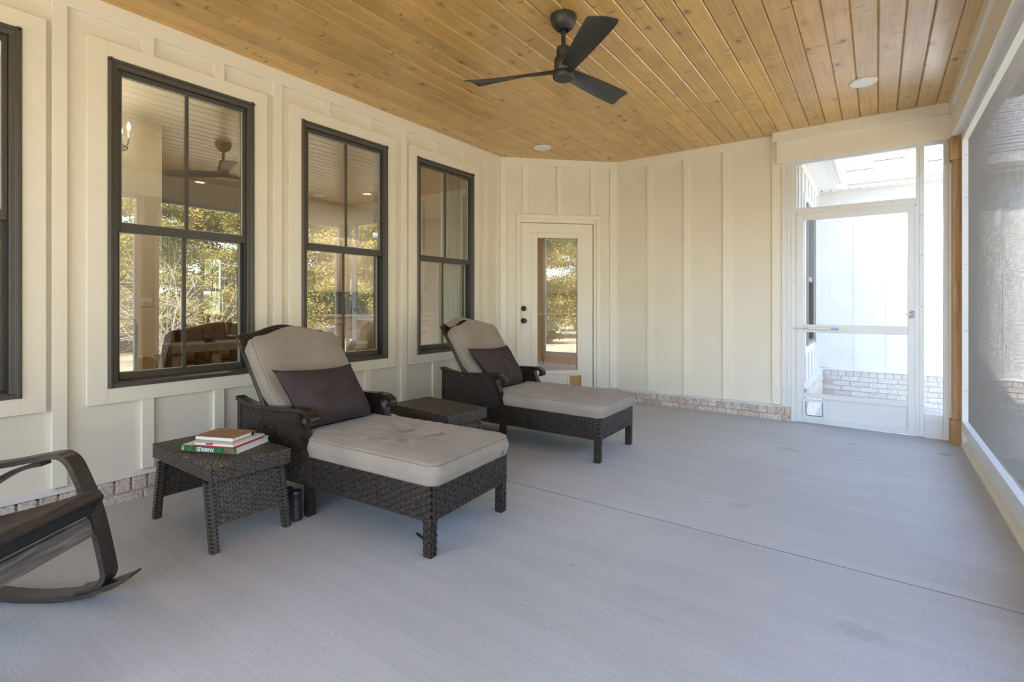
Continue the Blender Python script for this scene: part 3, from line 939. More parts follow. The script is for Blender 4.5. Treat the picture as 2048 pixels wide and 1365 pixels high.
MB().box(0.20, 0.24, -0.045, -0.03, 1.072, 1.088).build('lever', M['white_metal'], lt, bevel=0.004)

# ------------------------------------------------------------------ right wall: beam, posts, screen frame (world coordinates)
beam = MB().box(0.508, 0.72, YR - 0.1, 5.90, 2.58, 2.792).build('trim_2', M['trim'], None, bevel=0.003)
tag(beam, 'long white beam above the right-hand insect screen', 'beam', kind='structure')
MB().box(0.488, 0.72, YR - 0.1, 5.90, 2.792, ZC + 0.012).build('cap_board', M['trim'], beam, bevel=0.003)

wr = MB().box(0.567, 0.618, 5.60, 5.655, 0.03, 2.58).build('wall_right', M['white_metal'], None, bevel=0.002)
tag(wr, 'right-hand porch wall of white frame and grey insect screen', 'screen wall', kind='structure')
bays = [(2.79, 5.60), (0.08, 2.61), (YR, -0.15)]
for (a, b) in bays:
    for yy in ((a, a + 0.05),) + (((b - 0.05, b),) if b < 5.5 else ()):
        MB().box(0.567, 0.618, yy[0], yy[1], 0.0, 2.58).build('upright', M['white_metal'], wr, bevel=0.002)
    MB().box(0.567, 0.618, a, b, 2.525, 2.58).build('top_rail', M['white_metal'], wr, bevel=0.002)
    MB().box(0.567, 0.618, a, b, 0.130, 0.205).build('bottom_rail', M['white_metal'], wr, bevel=0.002)
    MB().box(0.600, 0.612, a, b, 0.03, 0.13).build('kick_panel', M['white_metal'], wr)
    MB().box(0.561, 0.618, a, b, -0.01, 0.032).build('floor_plate', M['trim'], wr, bevel=0.003)
    MB().box(0.606, 0.6065, a + 0.05, b - (0.05 if b < 5.5 else 0), 0.205, 2.525).build('insect_screen', M['screen'], wr)
    for q in range(3):
        clone(sc0, wr, (0.565, a + 0.35 + q * (b - a - 0.7) / 2, 2.552), (1, 1, 1)).rotation_euler = (0, 0, PI / 2)
for zz in (0.45, 0.95, 1.5, 2.05, 2.4):
    clone(sc0, wr, (0.592, 5.60, zz))

def post(y0, y1, name, label):
    p = MB().box(0.512, 0.64, y0, y1, 0.0, 2.58).build(name, M['cedar'], None, bevel=0.003)
    tag(p, label, 'post')
    MB().box(0.497, 0.640, y0 - 0.017, y1 + 0.017, -0.004, 0.195).build('base_block', M['cedar'], p, bevel=0.003)
    MB().box(0.497, 0.640, y0 - 0.017, y1 + 0.017, 2.385, 2.58).build('cap_block', M['cedar'], p, bevel=0.003)
    return p
post(5.66, 5.745, 'porch_post', 'stained cedar corner post beside the screen door')
post(2.63, 2.77, 'porch_post', 'stained cedar post mirrored in the second window from the left')
post(-0.10, 0.04, 'porch_post', 'stained cedar post on the right wall beyond the picture edge')

# ------------------------------------------------------------------ unseen rear end of the porch, left open to let fill daylight in
wr2 = MB().box(-3.56, 0.52, YR - 0.09, YR - 0.04, 2.52, ZC).build('wall_rear', M['white_metal'], None)
tag(wr2, 'unseen screened porch end behind the viewer, added to let daylight in', 'screen wall', kind='structure')
for xx in (-3.56, -2.2, -0.85, 0.47):
    MB().box(xx, xx + 0.05, YR - 0.09, YR - 0.04, 0.0, 2.52).build('upright', M['white_metal'], wr2)
MB().box(-3.56, 0.52, YR - 0.09, YR - 0.04, 0.0, 0.16).build('kick_panel', M['white_metal'], wr2)
MB().box(-3.55, 0.51, YR - 0.066, YR - 0.0655, 0.16, 2.52).build('insect_screen', M['screen'], wr2)

# ================================================================== WING OF THE HOUSE seen through the screen door
XW, YW = -0.647, 8.0
wing = MB()
sheet(wing, XW, 1.9, 0.325, 2.72, [], 0.15)
wing.v = [(p[0], p[1] + YW, p[2]) for p in wing.v]
wing = wing.build('house_wing', M['outer_paint'])
tag(wing, 'white board and batten wing of the house outside the screen door', 'building')
side = MB()
sheet(side, YB + 0.14, YW + 0.02, 0.325, 2.72, [(6.34, 7.18, 0.72, 2.27)], 0.14)
side.v = [(XW - p[1], p[0], p[2]) for p in side.v]
side.f = [f[::-1] for f in side.f]
side.build('side_wall', M['outer_paint'], wing)
MB().box(XW, 1.9, YW - 0.02, YW, 2.56, 2.66).build('frieze_board', M['outer_paint'], wing)
MB().box(XW - 0.0, XW + 0.02, YB + 0.15, YW, 2.575, 2.66).build('frieze_board', M['outer_paint'], wing)
x = -0.228
while x < 1.85:
    MB().box(x - 0.026, x + 0.026, YW - 0.009, YW, 0.33, 2.56).build('batten', M['outer_paint'], wing)
    x += 0.339
MB().box(XW + 0.005, -0.545, YW - 0.018, YW, 0.33, 2.56).build('corner_board', M['outer_paint'], wing)
MB().box(XW, XW + 0.018, YW - 0.10, YW - 0.005, 0.33, 2.575).build('corner_board', M['outer_paint'], wing)
for yy in (6.05, 6.38, 6.72, 7.06, 7.40, 7.73):
    z0 = 2.36 if 6.3 < yy < 7.25 else 0.33
    MB().box(XW, XW + 0.018, yy - 0.026, yy + 0.026, z0, 2.575).build('batten', M['outer_paint'], wing)
    if z0 > 1:
        MB().box(XW, XW + 0.018, yy - 0.026, yy + 0.026, 0.33, 0.63).build('batten', M['outer_paint'], wing)
# brick base
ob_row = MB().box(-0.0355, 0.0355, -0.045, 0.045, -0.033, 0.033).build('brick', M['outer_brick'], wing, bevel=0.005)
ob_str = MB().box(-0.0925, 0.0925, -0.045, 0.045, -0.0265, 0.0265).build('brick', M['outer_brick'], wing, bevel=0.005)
MB().box(XW + 0.03, 1.9, YW - 0.052, YW, -0.30, 0.30).build('mortar', M['outer_mortar'], wing)
MB().box(XW, XW + 0.052, YB + 0.16, YW - 0.05, -0.30, 0.30).build('mortar', M['outer_mortar'], wing)
MB().prism([(YW + 0.005, 0.33), (YW - 0.065, 0.312), (YW - 0.065, 0.305), (YW + 0.005, 0.305)], 'x', XW + 0.05, 1.9).build('flashing', M['white_metal'], wing)
MB().prism([(XW - 0.005, 0.33), (XW - 0.005, 0.305), (XW + 0.065, 0.305), (XW + 0.065, 0.312)], 'y', YB + 0.16, YW - 0.05).build('flashing', M['white_metal'], wing)
ob_row.location = (XW + 0.1, YW - 0.015, 0.27)
ob_str.location = (XW + 0.16, YW - 0.015, 0.205)
x = XW + 0.1 + 0.083
while x < 1.82:
    clone(ob_row, wing, (x, YW - 0.015, 0.27))
    x += 0.083
for c in range(6):
    x = XW + 0.16 + (0.098 if c % 2 else 0.0) + (0.196 if c == 0 else 0.0)
    while x < 1.82:
        clone(ob_str, wing, (x, YW - 0.015, 0.205 - c * 0.0645))
        x += 0.196
for c in range(6):
    y = YB + 0.28 + (0.098 if c % 2 else 0.0)
    while y < YW - 0.15:
        clone(ob_str, wing, (XW + 0.015, y, 0.205 - c * 0.0645)).rotation_euler = (0, 0, PI / 2)
        y += 0.196
y = YB + 0.2
while y < YW - 0.08:
    clone(ob_row, wing, (XW + 0.015, y, 0.27)).rotation_euler = (0, 0, PI / 2)
    y += 0.083
# soffits, fascias, gutters
MB().box(XW, -0.42, YB + 0.15, YW, 2.652, 2.664).build('soffit', M['outer_paint'], wing)
MB().box(-0.42, 2.2, YW - 0.20, YW, 2.652, 2.664).build('soffit', M['outer_paint'], wing)
so = MB()
for i in range(28):
    so.box(-0.60 + i * 0.10, -0.588 + i * 0.10, YW - 0.197, YW - 0.190, 2.640, 2.652)
so.build('soffit_vents', M['seal'], wing, kind='stuff')
MB().box(-0.44, -0.42, YB + 0.15, YW - 0.2, 2.645, 2.80).build('fascia', M['outer_paint'], wing)
MB().box(-0.44, 2.2, YW - 0.22, YW - 0.20, 2.645, 2.80).build('fascia', M['outer_paint'], wing)
gp = [(0, 2.80), (0, 2.70), (-0.05, 2.685), (-0.085, 2.73), (-0.105, 2.80), (-0.09, 2.80), (-0.075, 2.735), (-0.046, 2.70), (-0.012, 2.71), (-0.012, 2.80)]
MB().prism([(YW - 0.22 + p, z) for p, z in gp], 'x', -0.33, 2.2).build('gutter', M['outer_paint'], wing)
MB().prism([(-0.42 - p, z) for p, z in gp], 'y', YB + 0.17, YW - 0.31).build('gutter', M['outer_paint'], wing)
MB().box(1.76, 1.9, YW + 0.15, YW + 3.2, -0.3, 2.72).build('end_wall', M['outer_paint'], wing)
# roof planes and shingle courses
pitch = math.radians(30)
def roof_pt(s, x):
    return (x, YW - 0.24 + s * math.cos(pitch), 2.80 + s * math.sin(pitch))
MB().add([roof_pt(0, -0.44), roof_pt(0, 2.2), roof_pt(4, 2.2), roof_pt(4, -3.9)], [(0, 1, 2, 3)]).build('roof', M['roof'], wing)
MB().add([(-0.42, YB + 0.15, 2.80), (-0.42, YW - 0.22, 2.80), (-3.9, YW + 3.26, 4.8), (-3.9, YB + 0.15, 4.8)], [(0, 1, 2, 3)]).build('roof', M['roof'], wing)
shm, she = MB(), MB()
rs = random.Random(3)
for c in range(22):
    s0 = 0.02 + c * 0.14
    x = -0.44 - s0 * math.cos(pitch) + rs.uniform(0, 0.2) + 0.1
    while x < 1.86:
        w = rs.uniform(0.16, 0.34)
        h = rs.choice((0.006, 0.009, 0.012))
        a = roof_pt(s0, x); b = roof_pt(s0, x + w); c_ = roof_pt(s0 + 0.15, x + w); d = roof_pt(s0 + 0.15, x)
        up = (0, -math.sin(pitch) * h, math.cos(pitch) * h)
        top = lambda p, k: (p[0], p[1] + up[1] * k, p[2] + up[2] * k)
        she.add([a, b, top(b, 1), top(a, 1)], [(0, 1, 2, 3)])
        shm.add([top(a, 1), top(b, 1), top(c_, 0.3), top(d, 0.3)], [(0, 1, 2, 3)])
        x += w + 0.004
shm.build('shingles', M['roof'], wing, kind='stuff')
she.build('shingle_shadow_edges', simple('dark_shingle_edge_shadow', (0.03, 0.03, 0.032), 0.9), wing, kind='stuff')  # butt edges coloured near black as the shadow lines between courses
ww = make_window('window_5', 'white framed window on the side wall of the outer wing', (XW, 0, 0), PI / 2, 6.34, 7.18, 0.72, 2.27, M['latch'], casing=False, rail_z=1.46)
for (a, b, c, d) in ((6.25, 6.34, 0.63, 2.36), (7.18, 7.27, 0.63, 2.36), (6.34, 7.18, 0.63, 0.72), (6.34, 7.18, 2.27, 2.36)):
    MB().box(a, b, -0.02, 0, c, d).build('casing', M['outer_paint'], ww)

# ================================================================== FURNITURE
def weave(mb, P, n, nu, nv, amp=0.0055, fill=False):
    """plain basket weave of flat strands laid over the surface P(u,v), raised along n; real relief, one small dome per crossing"""
    n = Vector(n).normalized()
    for j in range(nv):
        for i in range(nu):
            hor = (i + j) % 2 == 0
            cu, cv = (i + 0.5) / nu, (j + 0.5) / nv
            du, dv = (((0.66, 0.47) if hor else (0.22, 0.50)) if fill else ((0.56, 0.42) if hor else (0.24, 0.52)))
            hh = amp if hor else amp * 0.75
            a0, a1 = max(0, cu - du / nu), min(1, cu + du / nu)
            b0, b1 = max(0, cv - dv / nv), min(1, cv + dv / nv)
            am, bm = (a0 + a1) / 2, (b0 + b1) / 2
            def q(u, v, h):
                return Vector(P(u, v)) + n * h
            if hor:
                v = [q(a0, b0, 0), q(am, b0, hh * .75), q(a1, b0, 0), q(a0, bm, hh * .25), q(am, bm, hh), q(a1, bm, hh * .25), q(a0, b1, 0), q(am, b1, hh * .75), q(a1, b1, 0)]
            else:
                v = [q(a0, b0, 0), q(am, b0, hh * .25), q(a1, b0, 0), q(a0, bm, hh * .7), q(am, bm, hh), q(a1, bm, hh * .7), q(a0, b1, 0), q(am, b1, hh * .25), q(a1, b1, 0)]
            mb.add(v, [(0, 1, 4, 3), (1, 2, 5, 4), (3, 4, 7, 6), (4, 5, 8, 7)], True)
    return mb

def quadP(p00, p10, p11, p01):
    p00, p10, p11, p01 = map(Vector, (p00, p10, p11, p01))
    return lambda u, v: (p00 * (1 - u) + p10 * u) * (1 - v) + (p01 * (1 - u) + p11 * u) * v

def lerp_curve(pts):
    xs = [p[0] for p in pts]; zs = [p[1] for p in pts]
    return lambda x: float(np.interp(x, xs, zs))

def smooth_path(pts, n=6):
    """Catmull-Rom through 2D or 3D points"""
    P = [np.array(p, float) for p in pts]
    P = [2 * P[0] - P[1]] + P + [2 * P[-1] - P[-2]]
    out = []
    for i in range(1, len(P) - 2):
        for k in range(n):
            t = k / n
            out.append(tuple(0.5 * ((2 * P[i]) + (-P[i - 1] + P[i + 1]) * t + (2 * P[i - 1] - 5 * P[i] + 4 * P[i + 1] - P[i + 2]) * t ** 2 + (-P[i - 1] + 3 * P[i] - 3 * P[i + 1] + P[i + 2]) * t ** 3)))
    out.append(tuple(P[-2]))
    return out

def round_rect(x0, x1, y0, y1, r, seg=7, per=10):
    pts = []
    for cx, cy, a in ((x1 - r, y0 + r, -90), (x1 - r, y1 - r, 0), (x0 + r, y1 - r, 90), (x0 + r, y0 + r, 180)):
        for k in range(seg + 1):
            t = math.radians(a + 90 * k / seg)
            pts.append((cx + r * math.cos(t), cy + r * math.sin(t)))
    out = []
    n = len(pts)
    for i in range(n):
        a, b = pts[i], pts[(i + 1) % n]
        L = math.dist(a, b)
        m = max(1, int(L / 0.03))
        for k in range(m):
            out.append((a[0] + (b[0] - a[0]) * k / m, a[1] + (b[1] - a[1]) * k / m))
    return out

def cushion(outline, h, top, T, rings=22, bulge=0.008):
    """upholstered block: outline (2D), thickness h, top(x,y)->extra height; T maps (a,b,c) to local space.
    returns mesh builder and the two seam loops"""
    cx = sum(p[0] for p in outline) / len(outline)
    cy = sum(p[1] for p in outline) / len(outline)
    n = len(outline)
    mb = MB()
    loops = []
    # bottom
    loops.append([(cx + (p[0] - cx) * 0.5, cy + (p[1] - cy) * 0.5, 0.0) for p in outline])
    loops.append([(cx + (p[0] - cx) * 0.985, cy + (p[1] - cy) * 0.985, 0.0) for p in outline])
    prof = [(0.995, 0.006), (1.0, 0.02)] + [(1 + bulge * math.sin(PI * t) / 0.3, 0.02 + (h - 0.035) * t) for t in (0.25, 0.5, 0.75)] + [(1.0, h - 0.012), (0.996, h - 0.003)]
    seam_lo = len(loops) - 1
    for s, z in prof:
        loops.append([(cx + (p[0] - cx) * s, cy + (p[1] - cy) * s, z) for p in outline])
    for k in range(rings + 1):
        s = (1 - k / rings)
        s = s ** 0.8
        s = max(s, 0.004) * 0.99
        loops.append([(cx + (p[0] - cx) * s, cy + (p[1] - cy) * s, h + top(cx + (p[0] - cx) * s, cy + (p[1] - cy) * s, s)) for p in outline])
    v = [T(*p) for L in loops for p in L]
    f = []
    for i in range(len(loops) - 1):
        for k in range(n):
            f.append((i * n + k, i * n + (k + 1) % n, (i + 1) * n + (k + 1) % n, (i + 1) * n + k))
    f.append(tuple(range(n))[::-1])
    m = (len(loops) - 1) * n
    f.append(tuple(range(m, m + n)))
    mb.add(v, f, True)
    seam1 = [T(cx + (p[0] - cx) * 1.0, cy + (p[1] - cy) * 1.0, h - 0.004) for p in outline]
    seam0 = [T(cx + (p[0] - cx) * 0.995, cy + (p[1] - cy) * 0.995, 0.006) for p in outline]
    return mb, seam1, seam0

OX = 0.76                 # local x of the foot end
WH = 0.3225               # half width

def make_lounger(label, seed, strap=False):
    root = empty('chaise_lounge', (0, 0, 0))
    tag(root, label, 'lounge chair', 'wicker chaise lounges on the porch')
    X = lambda x: x + OX
    # ---- seat box: wicker aprons
    def apron(p0, p1, z0, z1, nrm, nu, nv):
        a = Vector((p0[0], p0[1], 0)); b = Vector((p1[0], p1[1], 0)); nn = Vector(nrm)
        ins = -nn * 0.012
        m = MB()
        q = [a + Vector((0, 0, z0)), b + Vector((0, 0, z0)), b + Vector((0, 0, z1)), a + Vector((0, 0, z1))]
        m.add([*q, *[c + ins for c in q]], [(0, 1, 2, 3), (7, 6, 5, 4), (0, 4, 5, 1), (1, 5, 6, 2), (2, 6, 7, 3), (3, 7, 4, 0)])
        ap = m.build('apron', M['wicker_gap'], root)
        weave(MB(), quadP(*q), nrm, nu, nv).build('wicker', M['wicker'], ap, kind='stuff')
    apron((X(-0.86), -WH), (X(0), -WH), 0.165, 0.325, (0, -1, 0), 27, 10)
    apron((X(0), WH), (X(-0.86), WH), 0.165, 0.325, (0, 1, 0), 27, 10)
    apron((X(0), -WH), (X(0), WH), 0.165, 0.325, (1, 0, 0), 20, 10)
    MB().box(X(-1.48), X(-0.015), -WH + 0.015, WH - 0.015, 0.300, 0.322).build('seat_deck', M['wicker_gap'], root)
    MB().box(X(-1.49), X(-1.475), -WH + 0.02, WH - 0.02, 0.165, 0.322).build('rear_apron', M['wicker'], root)
    # ---- wicker wrapped foot legs
    for s in (-1, 1):
        x0, x1 = X(-0.046), X(0.0)
        y0, y1 = (-WH, -WH + 0.046) if s < 0 else (WH - 0.046, WH)
        lg = MB().box(x0 + .002, x1 - .002, y0 + .002, y1 - .002, 0.0, 0.17).build('leg', M['wicker_gap'], root)
        w = MB()
        weave(w, quadP((x0, y0, 0.004), (x1, y0, 0.004), (x1, y0, 0.166), (x0, y0, 0.166)), (0, -1, 0), 2, 10, 0.004)
        weave(w, quadP((x1, y0, 0.004), (x1, y1, 0.004), (x1, y1, 0.166), (x1, y0, 0.166)), (1, 0, 0), 2, 10, 0.004)
        weave(w, quadP((x0, y1, 0.004), (x0, y0, 0.004), (x0, y0, 0.166), (x0, y1, 0.166)), (-1, 0, 0), 2, 10, 0.004)
        w.build('wicker', M['wicker'], lg, kind='stuff')
    # ---- arms
    top_pts = [(-1.535, 0.586), (-1.50, 0.578), (-1.42, 0.562), (-1.30, 0.556), (-1.17, 0.561), (-1.04, 0.568), (-0.95, 0.572), (-0.905, 0.570), (-0.868, 0.558), (-0.846, 0.541), (-0.842, 0.525), (-0.855, 0.514), (-0.875, 0.515)]
    rail = smooth_path(top_pts, 4)
    post_c = [(-0.942, 0.545), (-0.944, 0.515), (-0.932, 0.48), (-0.910, 0.44), (-0.888, 0.40), (-0.874, 0.35), (-0.870, 0.30), (-0.870, 0.20), (-0.870, 0.0)]
    pc = smooth_path(post_c, 4)
    xpost = lerp_curve(sorted([(z, x) for x, z in post_c]))
    ztop = lerp_curve([(a, b - 0.03) for a, b in top_pts[:8]])
    for s in (-1, 1):
        yo = s * WH
        yc = s * (WH - 0.024)
        ar = MB().band([(X(a), yc - s * 0.002, b - 0.012) for a, b in rail], (0, 1, 0), 0.054, 0.024).build('arm_rail', M['dark_frame'], root, bevel=0.006)
        MB().tube([(X(-0.864), yc - 0.027, 0.527), (X(-0.864), yc + 0.027, 0.527)], 0.010, 12).build('scroll', M['dark_frame'], ar)
        MB().band([(X(a), yc, b) for a, b in pc], (0, 1, 0), 0.050, 0.036).build('arm_post', M['dark_frame'], root, bevel=0.005)
        MB().box(X(-1.522), X(-1.486), yc - 0.024, yc + 0.024, 0.0, 0.560).build('rear_post', M['dark_frame'], root, bevel=0.004)
        zb = 0.162
        def P(u, v, y):
            z0 = zb
            xb = -1.487
            xm = xb + (xpost(zb + v * 0.40) - 0.017 - xb) * u
            z = z0 + (ztop(xm) - z0) * v
            return (X(xm), y, z)
        core = MB()
        nuc, nvc = 12, 8
        for yy in (yo - s * 0.006, yo - s * 0.030):
            core.add([P(i / nuc, j / nvc, yy) for j in range(nvc + 1) for i in range(nuc + 1)], [(j * (nuc + 1) + i, j * (nuc + 1) + i + 1, (j + 1) * (nuc + 1) + i + 1, (j + 1) * (nuc + 1) + i) for j in range(nvc) for i in range(nuc)])
        bot = [P(0, 0, yo - s * .006), P(1, 0, yo - s * .006), P(1, 0, yo - s * .03), P(0, 0, yo - s * .03)]
        core.add(bot, [(0, 1, 2, 3)])
        ap = core.build('arm_panel', M['wicker_gap'], root)
        w = MB()
        weave(w, lambda u, v: P(u, v, yo - s * 0.006), (0, s, 0), 22, 23)
        weave(w, lambda u, v: P(1 - u, v, yo - s * 0.030), (0, -s, 0), 22, 23)
        w.build('wicker', M['wicker'], ap, kind='stuff')
    # ---- reclined back
    th = math.radians(35)
    H = (X(-0.98), 0.340)
    def BK(u, t, d):          # u across, t up the back, d forward
        return (H[0] - math.sin(th) * t + math.cos(th) * d, u, H[1] + math.cos(th) * t + math.sin(th) * d)
    def arch(u, base, rise):
        a = min(1.0, abs(u) / 0.27)
        return base + rise * (0.5 + 0.5 * math.cos(PI * a))
    HW = 0.300
    nb = 24
    fr = MB()
    us = [-HW + 2 * HW * k / nb for k in range(nb + 1)]
    for d in (-0.106, -0.128):
        fr.add([BK(u, 0.0, d) for u in us] + [BK(u, arch(u, 0.812, 0.056), d) for u in us], [(i, i + 1, nb + 2 + i, nb + 1 + i) for i in range(nb)])
    bo = fr.build('backrest', M['wicker_gap'], root)
    w = MB()
    weave(w, lambda u, v: BK(HW - 2 * HW * u, (0.1 + 0.9 * v) * arch(HW - 2 * HW * u, 0.812, 0.056), -0.130), (-math.cos(th), 0, -math.sin(th)), 20, 40)
    weave(w, lambda u, v: BK(-HW + 2 * HW * u, (0.80 + 0.2 * v) * arch(-HW + 2 * HW * u, 0.812, 0.056), -0.104), (math.cos(th), 0, math.sin(th)), 26, 10)
    w.build('wicker', M['wicker'], bo, kind='stuff')
    rim = [BK(-HW, 0.02, -0.117)] + [BK(-HW, 0.2 * k, -0.117) for k in range(1, 4)] + [BK(u, arch(u, 0.816, 0.056), -0.117) for u in us] + [BK(HW, 0.2 * k, -0.117) for k in range(3, -1, -1)]
    MB().tube(rim, 0.019, 8).build('back_rim', M['wicker'], root)
    for s in (-1, 1):
        MB().band([BK(s * 0.30, 0.30, -0.15), BK(s * 0.30, 0.10, -0.10)], (0, 1, 0), 0.012, 0.02).build('recline_bracket', M['dark_frame'], root)
    # ---- seat cushion
    rr = random.Random(seed)
    off = Vector((rr.uniform(0, 50), rr.uniform(0, 50), 0))
    cx_, cy_ = X(-0.42), 0.0
    def top(x, y, s):
        edge = 1 - s ** 6
        a = noise.noise(Vector((x * 3.2, y * 3.2, 0)) + off)
        b = noise.noise(Vector((x * 9, y * 11, 3)) + off)
        d = math.hypot((x - cx_) / 0.36, (y - cy_) / 0.26)
        ang = math.atan2(y - cy_, x - cx_)
        ray = math.sin(ang * 9 + 3 * a) * max(0.0, 1 - abs(d - 0.55) / 0.55)
        rid = (1 - abs(b)) ** 6
        pucker = 0.0035 * math.sin((x if abs(y) > 0.24 else y) * 150) * max(0, s - 0.72) / 0.28
        c2 = noise.noise(Vector((x * 5, y * 16, 7)) + off)
        fold = (1 - abs(c2)) ** 9
        return 0.002 + edge * (0.022 + 0.010 * a - 0.017 * math.exp(-(d / 0.42) ** 2) + 0.0055 * ray + 0.0040 * rid + 0.0045 * fold) + pucker
    ol = round_rect(X(-1.02), X(0.022), -WH - 0.004 + 0.0, WH + 0.004, 0.055)
    # keep the part between the arms narrower
    ol = [(p[0], max(-0.285, min(0.285, p[1])) if p[0] < X(-0.845) else p[1]) for p in ol]
    mb, s1, s0 = cushion(ol, 0.100, top, lambda a, b, c: (a, b, c + 0.3235), rings=34, bulge=0.006)
    so = mb.build('seat_cushion', M['cushion'] if strap else M['cushion_stained'], root)
    MB().tube(s1, 0.0028, 5, closed=True).build('piping', M['piping'], so)
    MB().tube(s0, 0.0028, 5, closed=True).build('piping', M['piping'], so)
    # ---- back cushion
    pts = []
    CW = 0.312
    for u in [-CW + 2 * CW * k / 30 for k in range(31)]:
        t = arch(u, 0.748, 0.060)
        e = abs(u) / CW
        if e > 0.84:
            t -= 0.045 * (1 - math.sqrt(max(0, 1 - ((e - 0.84) / 0.16) ** 2)))
        pts.append((u, t))
    side_n = 22
    cwid = lambda t: float(np.interp(t, [0.1, 0.26, 0.40], [0.268, 0.275, CW]))
    o2 = pts[::-1] + [(-cwid(0.705 - 0.605 * k / side_n), 0.705 - 0.605 * k / side_n) for k in range(1, side_n)] + [(-0.255 + 0.51 * k / 20, 0.09) for k in range(21)] + [(cwid(0.10 + 0.605 * k / side_n), 0.10 + 0.605 * k / side_n) for k in range(1, side_n)]
    def top2(u, t, s):
        a = noise.noise(Vector((u * 4, t * 4, 9)) + off)
        return (1 - s ** 5) * (0.016 + 0.008 * a - 0.006 * math.exp(-((t - 0.42) / 0.05) ** 2)) + 0.0016 * math.sin(t * 170) * max(0, s - 0.75) / 0.25
    mb, s1, s0 = cushion(o2, 0.098, top2, lambda a, b, c: BK(a, b, -0.102 + c), rings=20, bulge=0.006)
    bo2 = mb.build('back_cushion', M['cushion'], root)
    MB().tube(s1, 0.0028, 5, closed=True).build('piping', M['piping'], bo2)
    MB().tube(s0, 0.0028, 5, closed=True).build('piping', M['piping'], bo2)
    if strap:
        for s in (-1, 1):
            MB().band([BK(s * 0.285, 0.52, -0.10), BK(s * 0.30, 0.50, -0.15), BK(s * 0.30, 0.20, -0.165), BK(s * 0.29, 0.16, -0.10)], (0, 1, 0), 0.008, 0.03).build('strap', M['cushion'], root)
        MB().box(-0.01, 0.01, -0.01, 0.01, 0, 0.01)
        # the cushion's hood hooked over the top of the back
        hood = MB()
        us2 = [-0.27 + 0.54 * k / 20 for k in range(21)]
        A = [BK(u, arch(u, 0.775, 0.072), -0.07) for u in us2]
        B = [BK(u, arch(u, 0.845, 0.062), -0.105) for u in us2]
        C_ = [BK(u, arch(u, 0.835, 0.06), -0.15) for u in us2]
        D = [BK(u, arch(u, 0.74, 0.05), -0.158) for u in us2]
        n_ = 21
        hood.add(A + B + C_ + D, [(r * n_ + i, r * n_ + i + 1, (r + 1) * n_ + i + 1, (r + 1) * n_ + i) for r in range(3) for i in range(20)], True)
        hood.build('cushion_hood', M['cushion'], root)
    return root

def place_lounger(root, corner, deg):
    a = math.radians(deg)
    d = Vector((math.cos(a), math.sin(a), 0)); n = Vector((-math.sin(a), math.cos(a), 0))
    p = Vector((corner[0], corner[1], 0)) + n * WH - d * OX
    root.location = (p.x, p.y, zf(p.x))
    root.rotation_euler = (RT @ Matrix.Rotation(a, 4, 'Z')).to_euler()
    bpy.context.view_layer.update()
l1 = make_lounger('near dark wicker chaise lounge with stained taupe cushion, beside the table with books', 5)
place_lounger(l1, (-1.641, 1.669), 4.2)
l2 = make_lounger('far dark wicker chaise lounge with taupe cushion, in front of the glazed door', 23, True)
place_lounger(l2, (-1.633, 3.375), 1.3)

# ---- lumbar pillows, corners given (bottom left, bottom right, top right, top left)
def make_pillow(label, bl, br, tr, tl, T=0.088):
    c = (bl + br + tr + tl) / 4
    root = None
    mb = MB()
    n = 22
    ex = ((br - bl) + (tr - tl)) * 0.5
    ez = ((tl - bl) + (tr - br)) * 0.5
    nn = ex.cross(ez).normalized()
    grids = []
    for sgn in (1, -1):
        g_ = []
        for j in range(n + 1):
            for i in range(n + 1):
                u, v = 2 * i / n - 1, 2 * j / n - 1
                uu = u * (1 - 0.075 * (1 - v * v) * abs(u))
                vv = v * (1 - (0.17 if v > 0 else 0.03) * (1 - u * u) * abs(v))
                a, b = (uu + 1) / 2, (vv + 1) / 2
                p = (bl * (1 - a) + br * a) * (1 - b) + (tl * (1 - a) + tr * a) * b - c
                t = T * max(0.0, (1 - u ** 4) * (1 - v ** 4)) ** 0.6 * (0.75 + 0.25 * (1 - v))
                t += 0.004 * noise.noise(Vector((u * 3.1, v * 3.7, sgn * 5))) * (1 - u * u) * 4 * (1 - v * v)
                t += 0.004 * math.sin(v * 9 + u * 3) * max(0, abs(u) - .55) * (1 - abs(v)) * (1 - u ** 8)
                g_.append(p + nn * (sgn * t))
        f = [(j * (n + 1) + i, j * (n + 1) + i + 1, (j + 1) * (n + 1) + i + 1, (j + 1) * (n + 1) + i) for j in range(n) for i in range(n)]
        if sgn < 0:
            f = [q[::-1] for q in f]
        mb.add(g_, f, True)
    o = mb.build('throw_pillow', M['pillow'])
    o.location = c
    tag(o, label, 'pillow')
    return o
def bk_world(root, u, t, d):
    th = math.radians(35)
    H = (OX - 0.98, 0.340)
    return root.matrix_world @ Vector((H[0] - math.sin(th) * t + math.cos(th) * d, u, H[1] + math.cos(th) * t + math.sin(th) * d))
PIL = {}
def loc(root, x, y, z):
    return root.matrix_world @ Vector((OX + x, y, z))
make_pillow('plum charcoal lumbar pillow on the near chaise lounge', loc(l1, -0.945, -0.275, 0.452), loc(l1, -0.930, 0.205, 0.448), loc(l1, -1.165, 0.235, 0.752), loc(l1, -1.18, -0.325, 0.770))
make_pillow('plum charcoal lumbar pillow on the far chaise lounge', loc(l2, -0.945, -0.275, 0.452), loc(l2, -0.915, 0.075, 0.448), loc(l2, -1.175, 0.195, 0.765), loc(l2, -1.215, -0.345, 0.770))

